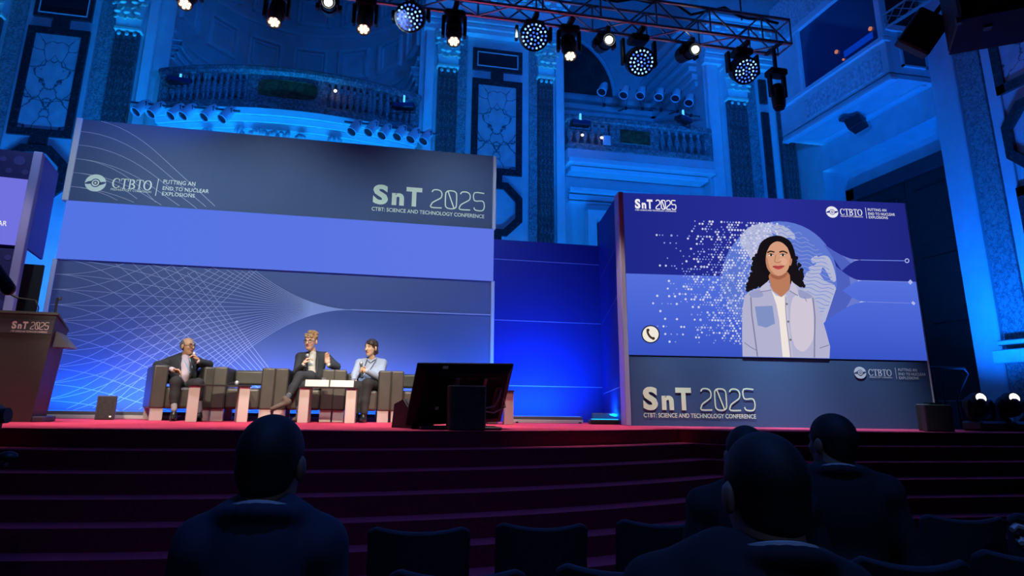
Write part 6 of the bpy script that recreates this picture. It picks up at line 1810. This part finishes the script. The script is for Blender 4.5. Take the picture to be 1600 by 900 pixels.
# ------------------------------------------------------------------ audience figures, seen from behind
navy_j = M('navy_jacket', (.016, .022, .046), .8, noise=.1, nscale=40); black_j = M('black_jacket', (.010, .011, .016), .85)
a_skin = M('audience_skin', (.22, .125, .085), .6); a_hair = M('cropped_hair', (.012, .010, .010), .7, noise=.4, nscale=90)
collar_w = M('white_collar', (.72, .74, .80), .7)
def audience(lab, hx, hy, d, fwd, sc, jacket, sh_w, turn=None, collar=True, sag=-.055, shift=0.0, hairf=1.0, hairm=None, skinm=None):
    """hx,hy: pixel of the head centre"""
    hc = at(hx, hy, d); f = Vector((fwd[0], fwd[1], 0)).normalized(); l = Vector((0, 0, 1)).cross(f)
    hf = Vector(turn or (fwd[0], fwd[1], 0)).normalized()
    base = Vector((hc.x, hc.y, ZF)); t = thing('person', lab, 'person', base)
    B = Body(); K = Body(); T = Body(); up = Vector((0, 0, 1))        # skin body, jacket, trousers
    nk0 = hc - f * .015 - up * .06 * sc; nk1 = hc - f * .045 - up * .18 * sc
    B.cap(nk0, nk1, .066 * sc, .072 * sc, .03, 0)
    P, R = add_head(B, hc, hf, sc, 0)
    sh = hc - f * .04 - up * (.195 + sag) * sc - l * shift
    Rb = np.array([list(l), list(f), list(up)])
    W_ = .215 * sh_w
    K.ell(sh - up * .20, (W_ * .88, .120, .24), Rb, .06, 0); K.ell(sh - up * .42 + f * .02, (W_ * .80, .125, .20), Rb, .06, 0)
    B.cap(nk1, sh - up * .35, .07, .12, .04, 0)
    K.ell(sh - up * .015, (W_ * .62, .088, .050), Rb, .05, 0); K.ell(sh - up * .11 - f * .035, (W_ * .72, .085, .13), Rb, .06, 0)
    cc = hc - f * .046 - up * (.156 + sag) * sc; ring = []
    for i in range(13):
        a = PI * (.85 + 1.3 * i / 12); ring.append((cc + (l * math.cos(a) + f * math.sin(a) * 1.02) * .088 * sc - up * .032 * (1 + math.sin(a)) * sc, .019 * sc))
    K.chain(ring, .012, 0)
    hipz = ZF + .52; hip = Vector((sh.x, sh.y, hipz)); K.cap(sh - up * .42, hip + up * .03, .145, .16, .06, 0); B.cap(sh - up * .35, hip, .11, .12, .05, 0)
    for k in (-1, 1):
        s0 = sh + l * (k * W_ * .88) - up * .060; K.cap(sh + l * (k * .05) + up * .022, sh + l * (k * W_ * .95) - up * .028, .050, .036, .04, 0); K.ell(s0, (.064, .078, .066), Rb, .04, 0)
        e0 = sh + l * (k * (W_ + .045)) - up * .33 - f * .02; w0 = sh + l * (k * .16) - up * .46 + f * .20
        K.chain([(s0, .062), (e0, .054), (w0, .042)], .03, 0); B.chain([(sh - up * .08, .04), (s0, .035), (e0, .03), (w0, .026)], .02, 0)
        add_hand(B, w0, f + l * (-k * .3), -up, l * -k, 0, 1, .4)
        h0 = hip + l * (k * .09); kn = h0 + f * .44 + up * .0; an = kn + f * .04; an.z = ZF + .08
        T.chain([(hip, .10), (h0, .098), (kn, .068), (an, .046)], .03, 0); T.cap(an - up * .03, an + f * .17 - up * .04, .038, .032, .02, 0)
    B.o('body', .0075, [skinm or a_skin], t); K.o('jacket', .009, [jacket], t); T.o('trousers', .010, [tr3], t)
    hb = Body(); q = lambda x, y, z: P(x * sc, y * sc, z * sc); s_ = np.array
    hb.ell(q(0, -.016, .030), s_((.0815, .101, .0925)) * sc * hairf, R, .01, 0); hb.ell(q(0, -.045, -.035), s_((.066, .060, .060)) * sc, R, .03, 0)
    hb.ell(q(0, .125, -.035), s_((.11, .115, .12)) * sc, R, .01, 0, True)
    hb.ell(q(0, -.03, -.155), s_((.11, .12, .065)) * sc, R, .02, 0, True)
    for k in (-1, 1): hb.ell(q(k * .085, .0, -.03), s_((.02, .034, .048)) * sc, R, .01, 0, True)
    hb.o('hair', .0055, [hairm or a_hair], t)
    if collar:
        g = G(); n = 24; c0 = hc - f * .046 - up * (.130 + sag) * sc
        for i in range(n + 1):
            a = PI * (.85 + 1.3 * i / n); r1 = .084 * sc; dirv = l * math.cos(a) + f * math.sin(a) * 1.02
            lift = -.030 * (1 + math.sin(a)) * sc
            for r_, z_ in ((r1 + .004, -.045), (r1 - .002, 0), (r1 - .010, 0), (r1 - .012, -.045)): g.v.append(tuple(c0 + dirv * r_ + up * (lift + z_ * sc) - base))
        g.f = [(i * 4 + k, i * 4 + (k + 1) % 4, i * 4 + 4 + (k + 1) % 4, i * 4 + 4 + k) for i in range(n) for k in range(4)]; g.mi = [0] * len(g.f)
        g.o('shirt_collar', collar_w, t, True)
        hb2 = Body()
    G2 = thing
    return t, P
fw = (math.sin(YAW) * .9, math.cos(YAW))
audience('man in navy jacket seen from behind before the steps, beside empty chairs', 425, 724, 1.80, (.12, 1), 1.0, navy_j, .77, (.28, 1, .0), hairf=1.03)
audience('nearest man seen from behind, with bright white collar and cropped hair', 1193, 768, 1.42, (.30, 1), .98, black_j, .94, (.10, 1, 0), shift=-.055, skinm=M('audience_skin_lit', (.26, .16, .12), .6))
audience('man with his head turned, seen from behind across a chair below the screen', 1299, 692, 3.05, (.45, .9), 1.02, black_j, 1.0, (-.15, 1, 0), hairf=1.04)
audience('man mostly hidden behind the nearest one, only his crown and shoulder showing', 1166, 712, 2.9, (.3, 1), 1.02, black_j, 1.05, collar=False)
# striped sleeve of a neighbour at the edge
p = at(1590, 838, 3.2)
t = thing('folded_garment', 'folded black and white striped garment on the chair at the edge', 'garment', p)
for i in range(5): G().tube([(-.05 + .012 * i, -.01 * i, .06 - .028 * i), (0, .0, .075 - .028 * i), (.06, 0, .06 - .028 * i)], .013, 6).o('striped_fold', collar_w if i % 2 else black_soft, t, True)
